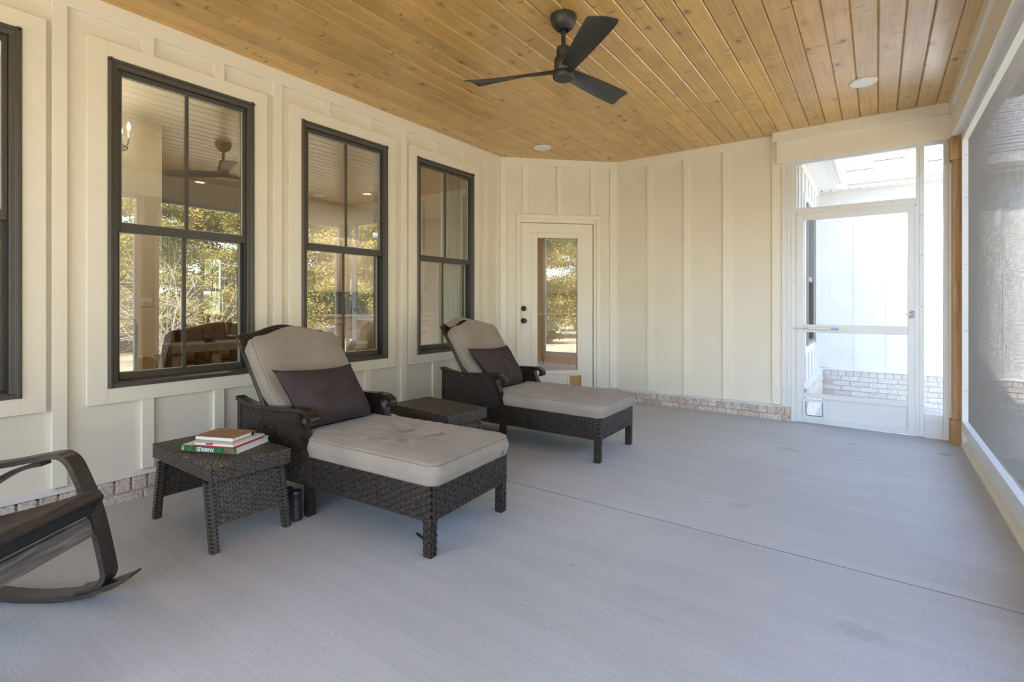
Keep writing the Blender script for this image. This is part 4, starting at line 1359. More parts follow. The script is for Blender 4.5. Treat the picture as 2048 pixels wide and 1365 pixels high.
# ------------------------------------------------------------------ wicker side tables
def make_table(label, lx, ly, h, mat):
    """top lx by ly, end panels splay outwards along x"""
    root = empty('side_table', (0, 0, 0))
    tag(root, label, 'side table', 'wicker side tables beside the loungers')
    a, b = lx / 2, ly / 2
    rim = 0.072
    top = MB().box(-a + .003, a - .003, -b + .003, b - .003, h - rim, h - 0.003).build('table_top', M['wicker_gap'], root)
    w = MB()
    weave(w, quadP((-a, -b, h), (a, -b, h), (a, b, h), (-a, b, h)), (0, 0, 1), int(lx / 0.021), int(ly / 0.0125), 0.003, True)
    n1, n2, n3 = int(lx / 0.022), int(ly / 0.022), 7
    weave(w, quadP((-a, -b, h - rim), (a, -b, h - rim), (a, -b, h), (-a, -b, h)), (0, -1, 0), n1, n3, 0.004, True)
    weave(w, quadP((a, b, h - rim), (-a, b, h - rim), (-a, b, h), (a, b, h)), (0, 1, 0), n1, n3, 0.004, True)
    weave(w, quadP((a, -b, h - rim), (a, b, h - rim), (a, b, h), (a, -b, h)), (1, 0, 0), n2, n3, 0.004, True)
    weave(w, quadP((-a, b, h - rim), (-a, -b, h - rim), (-a, -b, h), (-a, b, h)), (-1, 0, 0), n2, n3, 0.004, True)
    w.build('wicker', mat, top, kind='stuff')
    for s in (-1, 1):
        xt, xb = s * (a - 0.075), s * (a - 0.010)
        zt = h - rim - 0.012
        bb = b - 0.016
        def xz(z):
            return xb + (xt - xb) * z / zt
        z0 = 0.115
        pan = MB()
        lo = [(xz(z0) - 0.008, -bb, z0), (xz(z0) + 0.008, -bb, z0), (xz(z0) + 0.008, bb, z0), (xz(z0) - 0.008, bb, z0)]
        hi = [(xz(zt) - 0.008, -bb, zt), (xz(zt) + 0.008, -bb, zt), (xz(zt) + 0.008, bb, zt), (xz(zt) - 0.008, bb, zt)]
        pan = pan.hexa(lo, hi).build('leg_panel', M['wicker_gap'], root)
        w = MB()
        for q in (1, -1):
            d = 0.009 * q
            c = [(xz(z0) + d, -bb * q, z0), (xz(z0) + d, bb * q, z0), (xz(zt) + d, bb * q, zt), (xz(zt) + d, -bb * q, zt)]
            weave(w, quadP(*c), (q, 0, 0), 11, 17, 0.004, True)
        w.build('wicker', mat, pan, kind='stuff')
        for t in (-1, 1):
            y0, y1 = t * bb - 0.017, t * bb + 0.017
            lo = [(xz(0) - 0.017, y0, 0), (xz(0) + 0.017, y0, 0), (xz(0) + 0.017, y1, 0), (xz(0) - 0.017, y1, 0)]
            hi = [(xz(zt) - 0.017, y0, zt), (xz(zt) + 0.017, y0, zt), (xz(zt) + 0.017, y1, zt), (xz(zt) - 0.017, y1, zt)]
            lg = MB().hexa([tuple(p) for p in lo], hi).build('leg', M['wicker_gap'], root)
            w = MB()
            for (i, j, n_) in ((0, 1, (0, -1, 0)), (1, 2, (1, 0, 0)), (2, 3, (0, 1, 0)), (3, 0, (-1, 0, 0))):
                weave(w, quadP(lo[i], lo[j], hi[j], hi[i]), n_, 1, 36, 0.0025, True)
            w.build('wicker', mat, lg, kind='stuff')
    # knots of wire under the top, where the panels are tied on
    for s in (-1, 1):
        MB().tube([(s * (a - 0.08), -b + 0.04, h - rim - 0.006), (s * (a - 0.08), b - 0.04, h - rim - 0.006)], 0.005, 6).build('hinge_rod', M['black_plastic'], root)
    return root
t1 = make_table('brown wicker side table with pale worn edges carrying three books', 0.665, 0.385, 0.400, M['wicker_grey'])
t1.location = (-2.808, 1.301, zf(-2.808)); t1.rotation_euler = (RT @ Matrix.Rotation(0.0, 4, 'Z')).to_euler()
t2 = make_table('bare brown wicker side table between the two chaise lounges', 0.64, 0.385, 0.400, M['wicker_grey'])
t2.location = (-2.640, 2.750, zf(-2.64)); t2.rotation_euler = (RT @ Matrix.Rotation(math.radians(-5.0), 4, 'Z')).to_euler()
bpy.context.view_layer.update()
# chipped pale spots along the worn edge of the table by the books
rc = random.Random(2)
chips = MB()
for i in range(46):
    e = rc.random()
    if e < 0.62:
        p = (0.334 + rc.uniform(-.003, .001), -0.19 + 0.38 * rc.random(), 0.401 + rc.uniform(-.004, .001))
    else:
        p = (-0.05 + 0.38 * rc.random(), -0.194, 0.400 + rc.uniform(-.006, .001))
    s = rc.uniform(0.0010, 0.0022)
    chips.box(p[0] - s, p[0] + s, p[1] - s, p[1] + s, p[2] - s, p[2] + s)
chips.build('worn_chips', simple('bare_resin_chip', (0.42, 0.30, 0.18), 0.7), t1, kind='stuff')

# ------------------------------------------------------------------ books
def text_mesh(name, body, size, mat, parent, M4, extrude=0.0003):
    cu = bpy.data.curves.new(name, 'FONT')
    cu.body = body
    cu.size = size
    cu.extrude = extrude
    cu.align_x = 'CENTER'
    cu.align_y = 'CENTER'
    cu.resolution_u = 3
    cu.offset = 0.0007 if size > 0.02 else 0.0003
    to = bpy.data.objects.new(name, cu)
    COL.objects.link(to)
    dg = bpy.context.evaluated_depsgraph_get()
    me = bpy.data.meshes.new_from_object(to.evaluated_get(dg))
    bpy.data.objects.remove(to)
    me.materials.clear()
    me.materials.append(mat)
    o = bpy.data.objects.new(name, me)
    COL.objects.link(o)
    o.parent = parent
    o.matrix_local = M4
    return o

def mat_cover():
    m, nt, b = newmat('white_printed_cover')
    c = coords(nt, (1, 1, 1), False)
    v = N(nt, 'ShaderNodeTexVoronoi'); v.inputs['Scale'].default_value = 13
    nt.links.new(c, v.inputs['Vector'])
    n = N(nt, 'ShaderNodeTexNoise'); n.inputs['Scale'].default_value = 60; n.inputs['Detail'].default_value = 3
    nt.links.new(c, n.inputs['Vector'])
    r = ramp(nt, [(0.22, (0.75, 0.75, 0.75)), (0.30, (0, 0, 0))], v.outputs['Distance'])
    k = ramp(nt, [(0.35, (0.10, 0.07, 0.04)), (0.6, (0.42, 0.33, 0.20))], n.outputs[0])
    col = mixc(nt, (0.74, 0.73, 0.69), k.outputs[0], r.outputs[0])
    nt.links.new(col, b.inputs['Base Color'])
    b.inputs['Roughness'].default_value = 0.4
    return m
M['cover'] = mat_cover()
M['green'] = simple('green_jungle_spine', (0.035, 0.15, 0.055), 0.45, var=0.5, vscale=40)
M['brown_cover'] = simple('tan_leather_cover', (0.30, 0.16, 0.075), 0.55, var=0.25, vscale=25, bmp=0.2, bscale=200)
M['mag'] = simple('white_magazine_cover', (0.66, 0.64, 0.60), 0.45, var=0.12, vscale=30)

ZT = zf(-2.7) + 0.400 + 0.0035
def book_root(name, label, corner, deg, z):
    r = empty(name, (corner[0], corner[1], z), math.radians(deg), True)
    tag(r, label, 'book', 'books on the near side table')
    return r
# local: x along the spine, y away from the spine
b1 = book_root('book', 'thick white book with a green spine, bottom of the stack on the side table', (-2.868, 1.139), 24.5, ZT)
L1, W1, H1 = 0.315, 0.250, 0.030
MB().box(0.004, L1 - 0.004, 0.004, W1 - 0.005, 0.0025, H1 - 0.0025).build('pages', M['paper'], b1)
MB().box(0, L1, 0, W1, 0, 0.0025).build('cover', M['cover'], b1)
MB().box(0, L1, 0, W1, H1 - 0.0025, H1).build('cover', M['cover'], b1)
sp = MB().box(0, L1, -0.003, 0.0035, 0, H1).build('spine', M['green'], b1, bevel=0.001)
def spine_m(x, z, s=1.0, extra=0.0):
    # text plane facing -y, upside down
    return Matrix.Translation((x, -0.0034, z)) @ Matrix.Rotation(PI + extra, 4, 'Y') @ Matrix.Rotation(PI / 2, 4, 'X')
tx = text_mesh('lettering', 'ANIMALES', 0.0285, M['white_ink'], sp, spine_m(0.142, H1 / 2) @ Matrix.Diagonal((0.76, 1.0, 1.0, 1.0)))
text_mesh('publisher_mark', 'SM', 0.0150, M['white_ink'], sp, spine_m(0.0135, H1 / 2, 1, PI / 2))
MB().box(L1 - 0.062, L1 - 0.008, -0.0036, -0.003, 0.003, H1 - 0.004).build('spine_picture', simple('spine_tiger_print', (0.20, 0.15, 0.09), 0.5, var=0.6, vscale=120), sp)

b2 = book_root('notebook', 'thin white notebook with red cover edges, middle of the book stack', (-2.792, 1.163), 24.5, ZT + H1 + 0.0006)
MB().box(0, 0.232, 0, 0.225, 0, 0.006).build('red_cover', M['red'], b2)
MB().box(0.003, 0.225, 0.003, 0.222, 0.006, 0.0165).build('pages', M['paper'], b2)
MB().box(0.004, 0.226, 0.002, 0.224, 0.0165, 0.0185).build('cover', M['mag'], b2)
MB().tube([(0.227, 0.226, 0.010), (0.03, 0.226, 0.010)], 0.0085, 12).build('rolled_edge', M['mag'], b2)
MB().box(0.075, 0.11, -0.003, 0.002, 0.010, 0.019).build('ribbon', M['brown_cover'], b2)
b3 = book_root('journal', 'tan leather journal with white pages on top of the book stack', (-2.838, 1.190), 23.5, ZT + H1 + 0.0006 + 0.0187)
MB().box(0, 0.225, 0, 0.160, 0, 0.002).build('cover', M['brown_cover'], b3)
MB().box(0.002, 0.222, 0.002, 0.157, 0.002, 0.0185).build('pages', M['paper'], b3)
MB().box(0, 0.225, 0, 0.160, 0.0185, 0.0210).build('cover', M['brown_cover'], b3)
MB().box(0.018, 0.222, 0.1575, 0.163, 0.0, 0.0210).build('spine', M['brown_cover'], b3)
MB().box(0.2215, 0.226, 0.135, 0.150, 0.0, 0.0210).build('strap', M['dark_frame'], b3)

# ------------------------------------------------------------------ binoculars and pen on the floor
bino = empty('binoculars', (-2.555, 1.553, zf(-2.555)), 0.05, True)
tag(bino, 'black binoculars standing upright on the floor beside the lounger leg', 'binoculars')
for s in (-1, 1):
    br_ = MB().lathe([(0.029, 0), (0.030, 0.004), (0.030, 0.018), (0.028, 0.022), (0.0255, 0.10), (0.0235, 0.118), (0.0235, 0.122), (0.026, 0.124), (0.0255, 0.152), (0.022, 0.156), (0.0, 0.156)], 24, (s * 0.036, 0, 0)).build('barrel', M['black_plastic'], bino)
MB().box(-0.014, 0.014, -0.012, 0.012, 0.045, 0.115).build('bridge', M['black_plastic'], bino, bevel=0.003)
MB().tube([(0, 0, 0.115), (0, 0, 0.135)], 0.010, 14).build('focus_wheel', M['black_plastic'], bino)

pen = empty('pen', (-1.826, 1.793, zf(-1.826) + 0.0056), math.atan2(-0.034, 0.124), True)
tag(pen, 'black pen lying on the concrete by the lounger foot', 'pen')
MB().tube([(-0.045, 0, 0), (0.060, 0, 0)], 0.0048, 10).build('barrel', M['black_plastic'], pen)
MB().tube([(-0.070, 0, 0), (-0.062, 0, 0), (-0.045, 0, 0)], [0.0008, 0.003, 0.0050], 10).build('tip', M['chrome'], pen)
MB().tube([(0.058, 0, 0), (0.066, 0, 0)], 0.0052, 10).build('button', M['chrome'], pen)
MB().box(0.015, 0.058, -0.0012, 0.0012, 0.0046, 0.0072).build('clip', M['chrome'], pen)

# ------------------------------------------------------------------ bentwood rocking chair, left edge
rock = empty('rocking_chair', (-2.576, 0.569, zf(-2.576)), math.radians(36), True)
tag(rock, 'black bentwood rocking chair cut off by the left picture edge', 'rocking chair')
# local: x forward, y from the near frame (negative) to the far frame; the far frame's camera-side edge lies at y = 0
FWD = 0.066
def side_frame(yc):
    pth = [(-0.60, 0.47), (-0.40, 0.497), (-0.19, 0.526), (-0.09, 0.545), (0.0, 0.561), (0.035, 0.556), (0.060, 0.535), (0.078, 0.505), (0.115, 0.423), (0.147, 0.335), (0.178, 0.21), (0.198, 0.115), (0.197, 0.095), (0.188, 0.075), (0.165, 0.058), (0.13, 0.044), (0.09, 0.034)]
    pth = smooth_path(pth, 4)
    f = MB().band([(a, yc, b) for a, b in pth], (0, 1, 0), FWD, 0.020).build('side_frame', M['black_veneer'], rock, bevel=0.003)
    rp = [(-0.66, 0.155), (-0.50, 0.082), (-0.35, 0.040), (-0.19, 0.0165), (-0.05, 0.0100), (0.09, 0.0225), (0.20, 0.053), (0.27, 0.083), (0.30, 0.101)]
    rp = smooth_path(rp, 5)
    MB().band([(a, yc, b) for a, b in rp], (0, 1, 0), FWD, [0.022 if k < len(rp) - 9 else 0.022 - 0.0016 * (k - len(rp) + 10) for k in range(len(rp))]).build('rocker', M['black_veneer'], rock, bevel=0.003)
    # rear upright closing the loop
    rp2 = smooth_path([(-0.60, 0.47), (-0.63, 0.44), (-0.62, 0.36), (-0.56, 0.24), (-0.50, 0.13), (-0.44, 0.085)], 4)
    MB().band([(a, yc, b) for a, b in rp2], (0, 1, 0), FWD, 0.020).build('rear_upright', M['black_veneer'], rock, bevel=0.003)
Y_FAR = FWD / 2
Y_NEAR = FWD / 2 - 0.60
side_frame(Y_FAR)
side_frame(Y_NEAR)
# bent seat and back frame: two laminated rails, seat pad between
seat_path = smooth_path([(0.205, 0.408), (0.17, 0.410), (0.05, 0.372), (-0.12, 0.325), (-0.28, 0.295), (-0.40, 0.325), (-0.47, 0.42), (-0.55, 0.62), (-0.66, 0.86), (-0.78, 1.05)], 5)
for yy in (Y_FAR - 0.055, Y_NEAR + 0.055):
    MB().band([(a, yy, b - 0.012) for a, b in seat_path], (0, 1, 0), 0.030, 0.022).build('seat_rail', M['black_veneer'], rock)
pad = []
npad = len(seat_path)
yw0, yw1 = Y_NEAR + 0.035, Y_FAR - 0.035
sp_m = MB()
tops, bots = [], []
for i, (a, b) in enumerate(seat_path):
    e = min(1.0, i / 4)
    t = (0.010 + 0.018 * e)
    tops.append((a, b + t))
    bots.append((a, b - 0.012 * e))
poly = tops + bots[::-1]
for i in range(npad - 1):
    A_ = [(tops[i][0], yw0, tops[i][1]), (tops[i][0], yw1, tops[i][1]), (tops[i + 1][0], yw1, tops[i + 1][1]), (tops[i + 1][0], yw0, tops[i + 1][1])]
    sp_m.add(A_, [(0, 1, 2, 3)], True)
po = sp_m
pd = po.build('seat_pad', M['worn_pad'], rock)
sb = MB()
for i in range(npad - 1):
    for yy, fl_ in ((yw0, False), (yw1, True)):
        q = [(tops[i][0], yy, tops[i][1]), (tops[i + 1][0], yy, tops[i + 1][1]), (bots[i + 1][0], yy, bots[i + 1][1]), (bots[i][0], yy, bots[i][1])]
        sb.add(q, [(0, 1, 2, 3)] if fl_ else [(3, 2, 1, 0)])
    q = [(bots[i][0], yw0, bots[i][1]), (bots[i + 1][0], yw0, bots[i + 1][1]), (bots[i + 1][0], yw1, bots[i + 1][1]), (bots[i][0], yw1, bots[i][1])]
    sb.add(q, [(0, 1, 2, 3)])
q = [(tops[0][0], yw0, tops[0][1]), (bots[0][0], yw0, bots[0][1]), (bots[0][0], yw1, bots[0][1]), (tops[0][0], yw1, tops[0][1])]
sb.add(q, [(0, 1, 2, 3)])
sb.build('pad_edge', M['pad_side'], pd)
# front skirt of the pad and cross rails
MB().hexa([(0.150, yw0, 0.352), (0.162, yw0, 0.350), (0.162, yw1, 0.350), (0.150, yw1, 0.352)], [(0.185, yw0, 0.402), (0.200, yw0, 0.404), (0.200, yw1, 0.404), (0.185, yw1, 0.402)]).build('front_skirt', M['pad_side'], rock)
MB().tube([(0.150, Y_NEAR, 0.352), (0.150, Y_FAR, 0.352)], 0.010, 10).build('cross_bar', M['black_veneer'], rock)
cr = MB()
cr.hexa([(0.150, Y_NEAR + .01, 0.268), (0.168, Y_NEAR + .01, 0.262), (0.168, Y_FAR - .03, 0.262), (0.150, Y_FAR - .03, 0.268)], [(0.132, Y_NEAR + .01, 0.330), (0.150, Y_NEAR + .01, 0.326), (0.150, Y_FAR - .03, 0.326), (0.132, Y_FAR - .03, 0.330)])
cr.build('front_rail', M['worn_veneer'], rock, bevel=0.002)
MB().box(-0.56, -0.54, Y_NEAR, Y_FAR, 0.20, 0.26).build('rear_rail', M['worn_veneer'], rock)
for yy in (Y_FAR - 0.0, Y_NEAR + 0.0):
    bp = smooth_path([(-0.045, 0.538), (-0.10, 0.526), (-0.17, 0.500), (-0.26, 0.445), (-0.35, 0.37), (-0.42, 0.33)], 4)
    MB().band([(a, yy, b - 0.008) for a, b in bp], (0, 1, 0), 0.045, 0.016).build('arm_brace', M['black_veneer'], rock)

# ------------------------------------------------------------------ ceiling fan and ceiling discs
fan = empty('ceiling_fan', (-1.519, 2.655, ZC), 0)
tag(fan, 'dark bronze three-blade ceiling fan on a short rod', 'ceiling fan')
MB().lathe([(0.0, 0.0), (0.078, 0.0), (0.079, -0.012), (0.075, -0.035), (0.064, -0.058), (0.046, -0.078), (0.036, -0.086), (0.032, -0.086), (0.032, -0.07), (0.0, -0.07)][1:-1], 36).build('canopy', M['fan'], fan)
MB().tube([(0, 0, -0.06), (0, 0, -0.20)], 0.0135, 16).build('downrod', M['fan'], fan)
MB().lathe([(0.040, -0.186), (0.0405, -0.190), (0.0405, -0.240), (0.038, -0.246)], 32).build('motor_neck', M['fan'], fan)
MB().lathe([(0.050, -0.246), (0.054, -0.252), (0.055, -0.326), (0.050, -0.330)], 36).build('motor_housing', M['fan'], fan)
MB().lathe([(0.050, -0.330), (0.050, -0.336), (0.062, -0.338), (0.063, -0.345), (0.063, -0.366), (0.058, -0.371)], 36).build('hub_cap', M['fan'], fan)
def blade_mesh():
    m = MB()
    nr, nw = 26, 8
    R0, R1 = 0.045, 0.585
    topv, botv = [], []
    for i in range(nr + 1):
        t = i / nr
        r = R0 + (R1 - R0) * t
        w = 0.070 + 0.085 * t ** 0.9
        tw = -math.radians(34 - 26 * t)
        endr = 1.0
        for j in range(nw + 1):
            q = 2 * j / nw - 1
            rr_ = r
            if t > 0.93:
                k = (t - 0.93) / 0.07
                rr_ = r - 0.0
                w2 = w * (1 - 0.10 * k * k)
            else:
                w2 = w
            camber = 0.014 * (1 - q * q) * (1 - 0.4 * t)
            y = q * w2 / 2
            yy = y * math.cos(tw) - camber * math.sin(tw)
            zz = y * math.sin(tw) + camber * math.cos(tw)
            slant = 0.022 * q * t ** 6
            topv.append((rr_ + slant, yy, zz + 0.0035))
            botv.append((rr_ + slant, yy, zz - 0.0035))
    n = nw + 1
    f = [(i * n + j, (i + 1) * n + j, (i + 1) * n + j + 1, i * n + j + 1) for i in range(nr) for j in range(nw)]
    m.add(topv, f, True)
    m.add(botv, [q[::-1] for q in f], True)
    rim = [i * n for i in range(nr + 1)] + [nr * n + j for j in range(1, n)] + [i * n + nw for i in range(nr - 1, -1, -1)]
    k = len(rim)
    m.add([topv[i] for i in rim] + [botv[i] for i in rim], [(i, i + 1, k + i + 1, k + i) for i in range(k - 1)], False)
    return m
bl0 = blade_mesh().build('blade', M['fan_blade'], fan)
bl0.location = (0, 0, -0.328)
for i, az in enumerate((199, 319, 79)):
    b_ = bl0 if i == 0 else clone(bl0, fan, (0, 0, -0.328))
    b_.rotation_euler = (0, 0, math.radians(az))

for p, lab in (((-2.972, 4.738), 'round cream ceiling speaker cover near the glazed door'), ((-0.090, 4.775), 'round cream ceiling speaker cover near the screen door')):
    d = empty('ceiling_speaker', (p[0], p[1], ZC), 0)
    tag(d, lab, 'ceiling speaker', 'round ceiling covers')
    MB().lathe([(0.093, 0.002), (0.093, -0.004), (0.088, -0.009), (0.076, -0.012), (0.070, -0.010)], 40).build('ring', M['disc'], d)
    MB().lathe([(0.070, -0.006), (0.070, -0.0085), (0.060, -0.0095), (0.001, -0.0105)], 40).build('grille', M['disc'], d)

# ================================================================== INSIDE THE HOUSE (seen through the panes)
ZH = 0.11            # house floor
ZHC = 3.05           # house ceiling
fh = MB().box(-10.6, -3.745, -2.5, 9.6, -0.2, ZH)
fh = fh.build('floor_house', M['oak_floor'])
tag(fh, 'oak boards of the living room floor inside the windows', 'floor', kind='structure')
MB().add([(-3.745, 4.90, ZH), (-2.66, 5.95, ZH), (-0.79, 5.95, ZH), (-0.79, 9.6, ZH), (-3.745, 9.6, ZH)], [(0, 1, 2, 3, 4)]).build('floorboards', M['oak_floor'], fh)
ch = MB().box(-10.6, -3.6, -2.5, 9.6, ZHC, ZHC + 0.15).build('ceiling_house', M['int_ceiling'])
tag(ch, 'plain interior ceiling above the living room', 'ceiling', kind='structure')
MB().box(-3.6, -0.66, 5.80, 9.6, ZHC, ZHC + 0.15).build('ceiling_board', M['int_ceiling'], ch)
FW0, FW1, FWZ0, FWZ1 = 4.48, 4.92, 0.76, 2.12
o = sheet(MB(), -2.5, 9.6, ZH, ZHC, [(FW0, FW1, FWZ0, FWZ1)], 0.14).build('wall_house_far', M['tan_wall'])
o.location = (-10.46, 0, 0); o.rotation_euler = (0, 0, PI / 2)
tag(o, 'far tan wall of the living room', 'wall', kind='structure')
make_window('window_6', 'small bright window on the far wall inside the house', (-10.46, 0, 0), PI / 2, FW0, FW1, FWZ0, FWZ1, M['white_metal'], casing=True, rail_z=1.45)
for nm, (a, b, c, d), lab in (('wall_house_south', (-10.6, -3.745, -2.64, -2.5), 'south end wall of the living room'), ('wall_house_north', (-10.6, -0.66, 9.6, 9.74), 'north end wall of the kitchen'), ('wall_house_east', (-0.80, -0.66, 8.0, 9.6), 'east end wall of the kitchen')):
    o = MB().box(a, b, c, d, -0.1, ZHC).build(nm, M['tan_wall'])
    tag(o, lab, 'wall', kind='structure')
o = MB().box(-6.22, -6.10, -2.5, 2.24, ZH, ZHC).build('wall_house_partition', M['tan_wall'])
tag(o, 'tan partition wall with a light switch inside the second window', 'wall', kind='structure')
MB().box(-6.10, -6.085, -2.5, 2.24, ZH, ZH + 0.13).build('baseboard', M['trim'], o)
swp = MB().box(-6.10, -6.093, 2.04, 2.145, 1.15, 1.235).build('light_switch', M['white_metal'], None, bevel=0.002)
tag(swp, 'white triple light switch plate on the interior wall', 'light switch')
for i in range(3):
    MB().box(-6.093, -6.082, 2.058 + i * 0.03, 2.068 + i * 0.03, 1.180, 1.205).build('toggle', M['white_metal'], swp)

# ---- armchair
ach = empty('armchair', (-5.02, 1.20, ZH), math.radians(180))
ach.scale = (1.1, 1.0, 0.97)
tag(ach, 'beige upholstered armchair inside the window above the side table', 'armchair')
MB().box(-0.36, 0.36, -0.36, 0.36, 0.10, 0.34).build('base', M['upholstery'], ach, bevel=0.03)
MB().box(-0.28, 0.42, -0.27, 0.27, 0.34, 0.50).build('seat_cushion', M['upholstery'], ach, bevel=0.05)
MB().hexa([(-0.42, -0.34, 0.30), (-0.24, -0.34, 0.30), (-0.24, 0.34, 0.30), (-0.42, 0.34, 0.30)], [(-0.52, -0.30, 1.00), (-0.38, -0.30, 1.00), (-0.38, 0.30, 1.00), (-0.52, 0.30, 1.00)]).build('backrest', M['upholstery'], ach, bevel=0.06)
for s in (-1, 1):
    MB().box(-0.36, 0.36, s * 0.36 - 0.07, s * 0.36 + 0.07, 0.10, 0.56).build('arm', M['upholstery'], ach, bevel=0.02)
    MB().tube([(-0.36, s * 0.38, 0.58), (0.37, s * 0.38, 0.58)], 0.095, 18).build('arm_roll', M['upholstery'], ach)
    for x_ in (-0.32, 0.32):
        MB().lathe([(0.022, 0.0), (0.030, 0.10)], 12, (x_, s * 0.32, 0)).build('leg', M['oak'], ach)

# ---- grey wood bench table with the rooster
bt = empty('coffee_table', (-6.35, 2.80, ZH), math.radians(90))
tag(bt, 'weathered grey wooden table with thick legs inside the house', 'table')
MB().box(-0.46, 0.46, -0.24, 0.24, 0.53, 0.62).build('table_top', M['grey_wood'], bt, bevel=0.006)
for x_ in (-0.40, 0.0, 0.40):
    for y_ in (-0.18, 0.18):
        MB().box(x_ - 0.05, x_ + 0.05, y_ - 0.04, y_ + 0.04, 0, 0.53).build('leg', M['grey_wood'], bt, bevel=0.004)
ro = empty('rooster_figurine', (-6.30, 2.80, ZH + 0.62), math.radians(90))
tag(ro, 'small dark rooster figurine on the grey table indoors', 'figurine')
MB().box(-0.05, 0.05, -0.025, 0.025, 0, 0.015).build('base', M['iron'], ro)
body = smooth_path([(-0.075, 0, 0.065), (-0.045, 0, 0.05), (0.0, 0, 0.045), (0.035, 0, 0.07), (0.045, 0, 0.11), (0.058, 0, 0.135)], 3)
MB().tube(body, [0.012 + 0.022 * math.sin(PI * min(1, k / (len(body) - 1) * 1.25)) for k in range(len(body))], 10).build('body', M['iron'], ro)
for q in range(4):
    MB().tube(smooth_path([(-0.06, 0, 0.07), (-0.085, 0.006 * (q - 1.5), 0.11 + 0.012 * q), (-0.06 - 0.012 * q, 0.008 * (q - 1.5), 0.145)], 4), 0.006, 6).build('tail_feather', M['iron'], ro)
MB().prism([(0.045, 0.14), (0.075, 0.145), (0.07, 0.17), (0.06, 0.16), (0.055, 0.172), (0.045, 0.16)], 'y', -0.003, 0.003).build('comb', M['iron'], ro)
for s in (-1, 1):
    MB().tube([(0.0, s * 0.012, 0.015), (0.0, s * 0.012, 0.05)], 0.004, 6).build('leg', M['iron'], ro)

# ---- brown leather sofa and white picture
sf = empty('sofa', (-8.3, 3.35, ZH - 0.08 + 0.0005), math.radians(0))
tag(sf, 'brown leather sofa seen through the window behind the grey table', 'sofa')
MB().box(-0.45, 0.45, -0.85, 0.85, 0.08, 0.32).build('base', M['leather'], sf, bevel=0.03)
for y_ in (-0.38, 0.38):
    MB().box(-0.30, 0.47, y_ - 0.37, y_ + 0.37, 0.32, 0.47).build('seat_cushion', M['leather'], sf, bevel=0.05)
    MB().hexa([(-0.40, y_ - 0.37, 0.45), (-0.22, y_ - 0.37, 0.45), (-0.22, y_ + 0.37, 0.45), (-0.40, y_ + 0.37, 0.45)], [(-0.48, y_ - 0.34, 0.98), (-0.34, y_ - 0.34, 0.98), (-0.34, y_ + 0.34, 0.98), (-0.48, y_ + 0.34, 0.98)]).build('back_cushion', M['leather'], sf, bevel=0.06)
for s in (-1, 1):
    MB().box(-0.45, 0.42, s * 0.85 - 0.10, s * 0.85 + 0.10, 0.08, 0.64).build('arm', M['leather'], sf, bevel=0.06)

# ---- console with turned legs and a topiary
cn = empty('console_table', (-9.0, 4.78, ZH), 0)
tag(cn, 'oak console table with turned legs by the inner window', 'table')
MB().box(-0.20, 0.20, -0.45, 0.45, 0.82, 0.90).build('table_top', M['grey_wood'], cn, bevel=0.006)
for x_ in (-0.15, 0.15):
    for y_ in (-0.39, 0.39):
        MB().lathe([(0.03, 0), (0.035, 0.06), (0.02, 0.10), (0.033, 0.25), (0.024, 0.42), (0.036, 0.55), (0.022, 0.62), (0.036, 0.68), (0.036, 0.82)], 14, (x_, y_, 0)).build('leg', M['oak'], cn)
tp = empty('topiary', (-9.0, 4.62, ZH + 0.90), 0)
tag(tp, 'dark green potted topiary on the console table indoors', 'potted plant')
MB().lathe([(0.05, 0), (0.07, 0.10), (0.075, 0.10)], 16).build('pot', M['grey_wood'], tp)
rl = random.Random(9)
lf = MB()
for i in range(420):
    z = rl.uniform(0.10, 0.52)
    r = 0.085 * (1 - (z - 0.10) / 0.55) + 0.01
    a = rl.uniform(0, 2 * PI)
    c = Vector((r * math.cos(a), r * math.sin(a), z))
    d1 = Vector((rl.uniform(-1, 1), rl.uniform(-1, 1), rl.uniform(-1, 1))).normalized() * 0.018
    d2 = Vector((rl.uniform(-1, 1), rl.uniform(-1, 1), rl.uniform(-1, 1))).normalized() * 0.012
    lf.add([c - d1, c + d2, c + d1, c - d2], [(0, 1, 2, 3)])
lf.build('foliage', M['leaf_green'], tp, kind='stuff')

# ---- kitchen cabinets
def cabinet(label, loc_, rz, w, d, h, n, drawers, name='kitchen_cabinet', counter=True):
    c = empty(name, loc_, rz)
    tag(c, label, 'cabinet', 'kitchen cabinets inside the house')
    MB().box(-w / 2, w / 2, 0, d, 0.0, h).build('body', M['cabinet'], c)
    ww_ = w / n
    for i in range(n):
        x0, x1 = -w / 2 + i * ww_ + 0.012, -w / 2 + (i + 1) * ww_ - 0.012
        zs = [(0.10, 0.36), (0.38, 0.62), (0.64, h - 0.03)] if drawers else [(0.03, h - 0.03)]
        for (a, b) in zs:
            dr = MB().box(x0, x1, -0.02, 0, a, b).build('drawer' if drawers else 'door', M['cabinet'], c, bevel=0.004)
            if drawers:
                MB().tube([((x0 + x1) / 2 - 0.09, -0.045, (a + b) / 2), ((x0 + x1) / 2 + 0.09, -0.045, (a + b) / 2)], 0.006, 8).build('handle', M['knob'], dr)
            else:
                MB().box(x0 + 0.07, x1 - 0.07, -0.024, -0.02, a + 0.07, b - 0.07).build('door_panel', M['cabinet'], dr)
                MB().tube([(x1 - 0.03, -0.05, a + 0.04), (x1 - 0.03, -0.05, a + 0.14)], 0.006, 8).build('handle', M['knob'], dr)
    return c
cabinet('cream kitchen drawer cabinet seen through the third window', (-7.5, 6.4, ZH), PI / 2, 2.6, 0.6, 0.84, 4, True)
cabinet('cream upper kitchen cabinets seen through the third window', (-7.75, 6.4, 1.40), PI / 2, 2.6, 0.35, 0.95, 5, False)
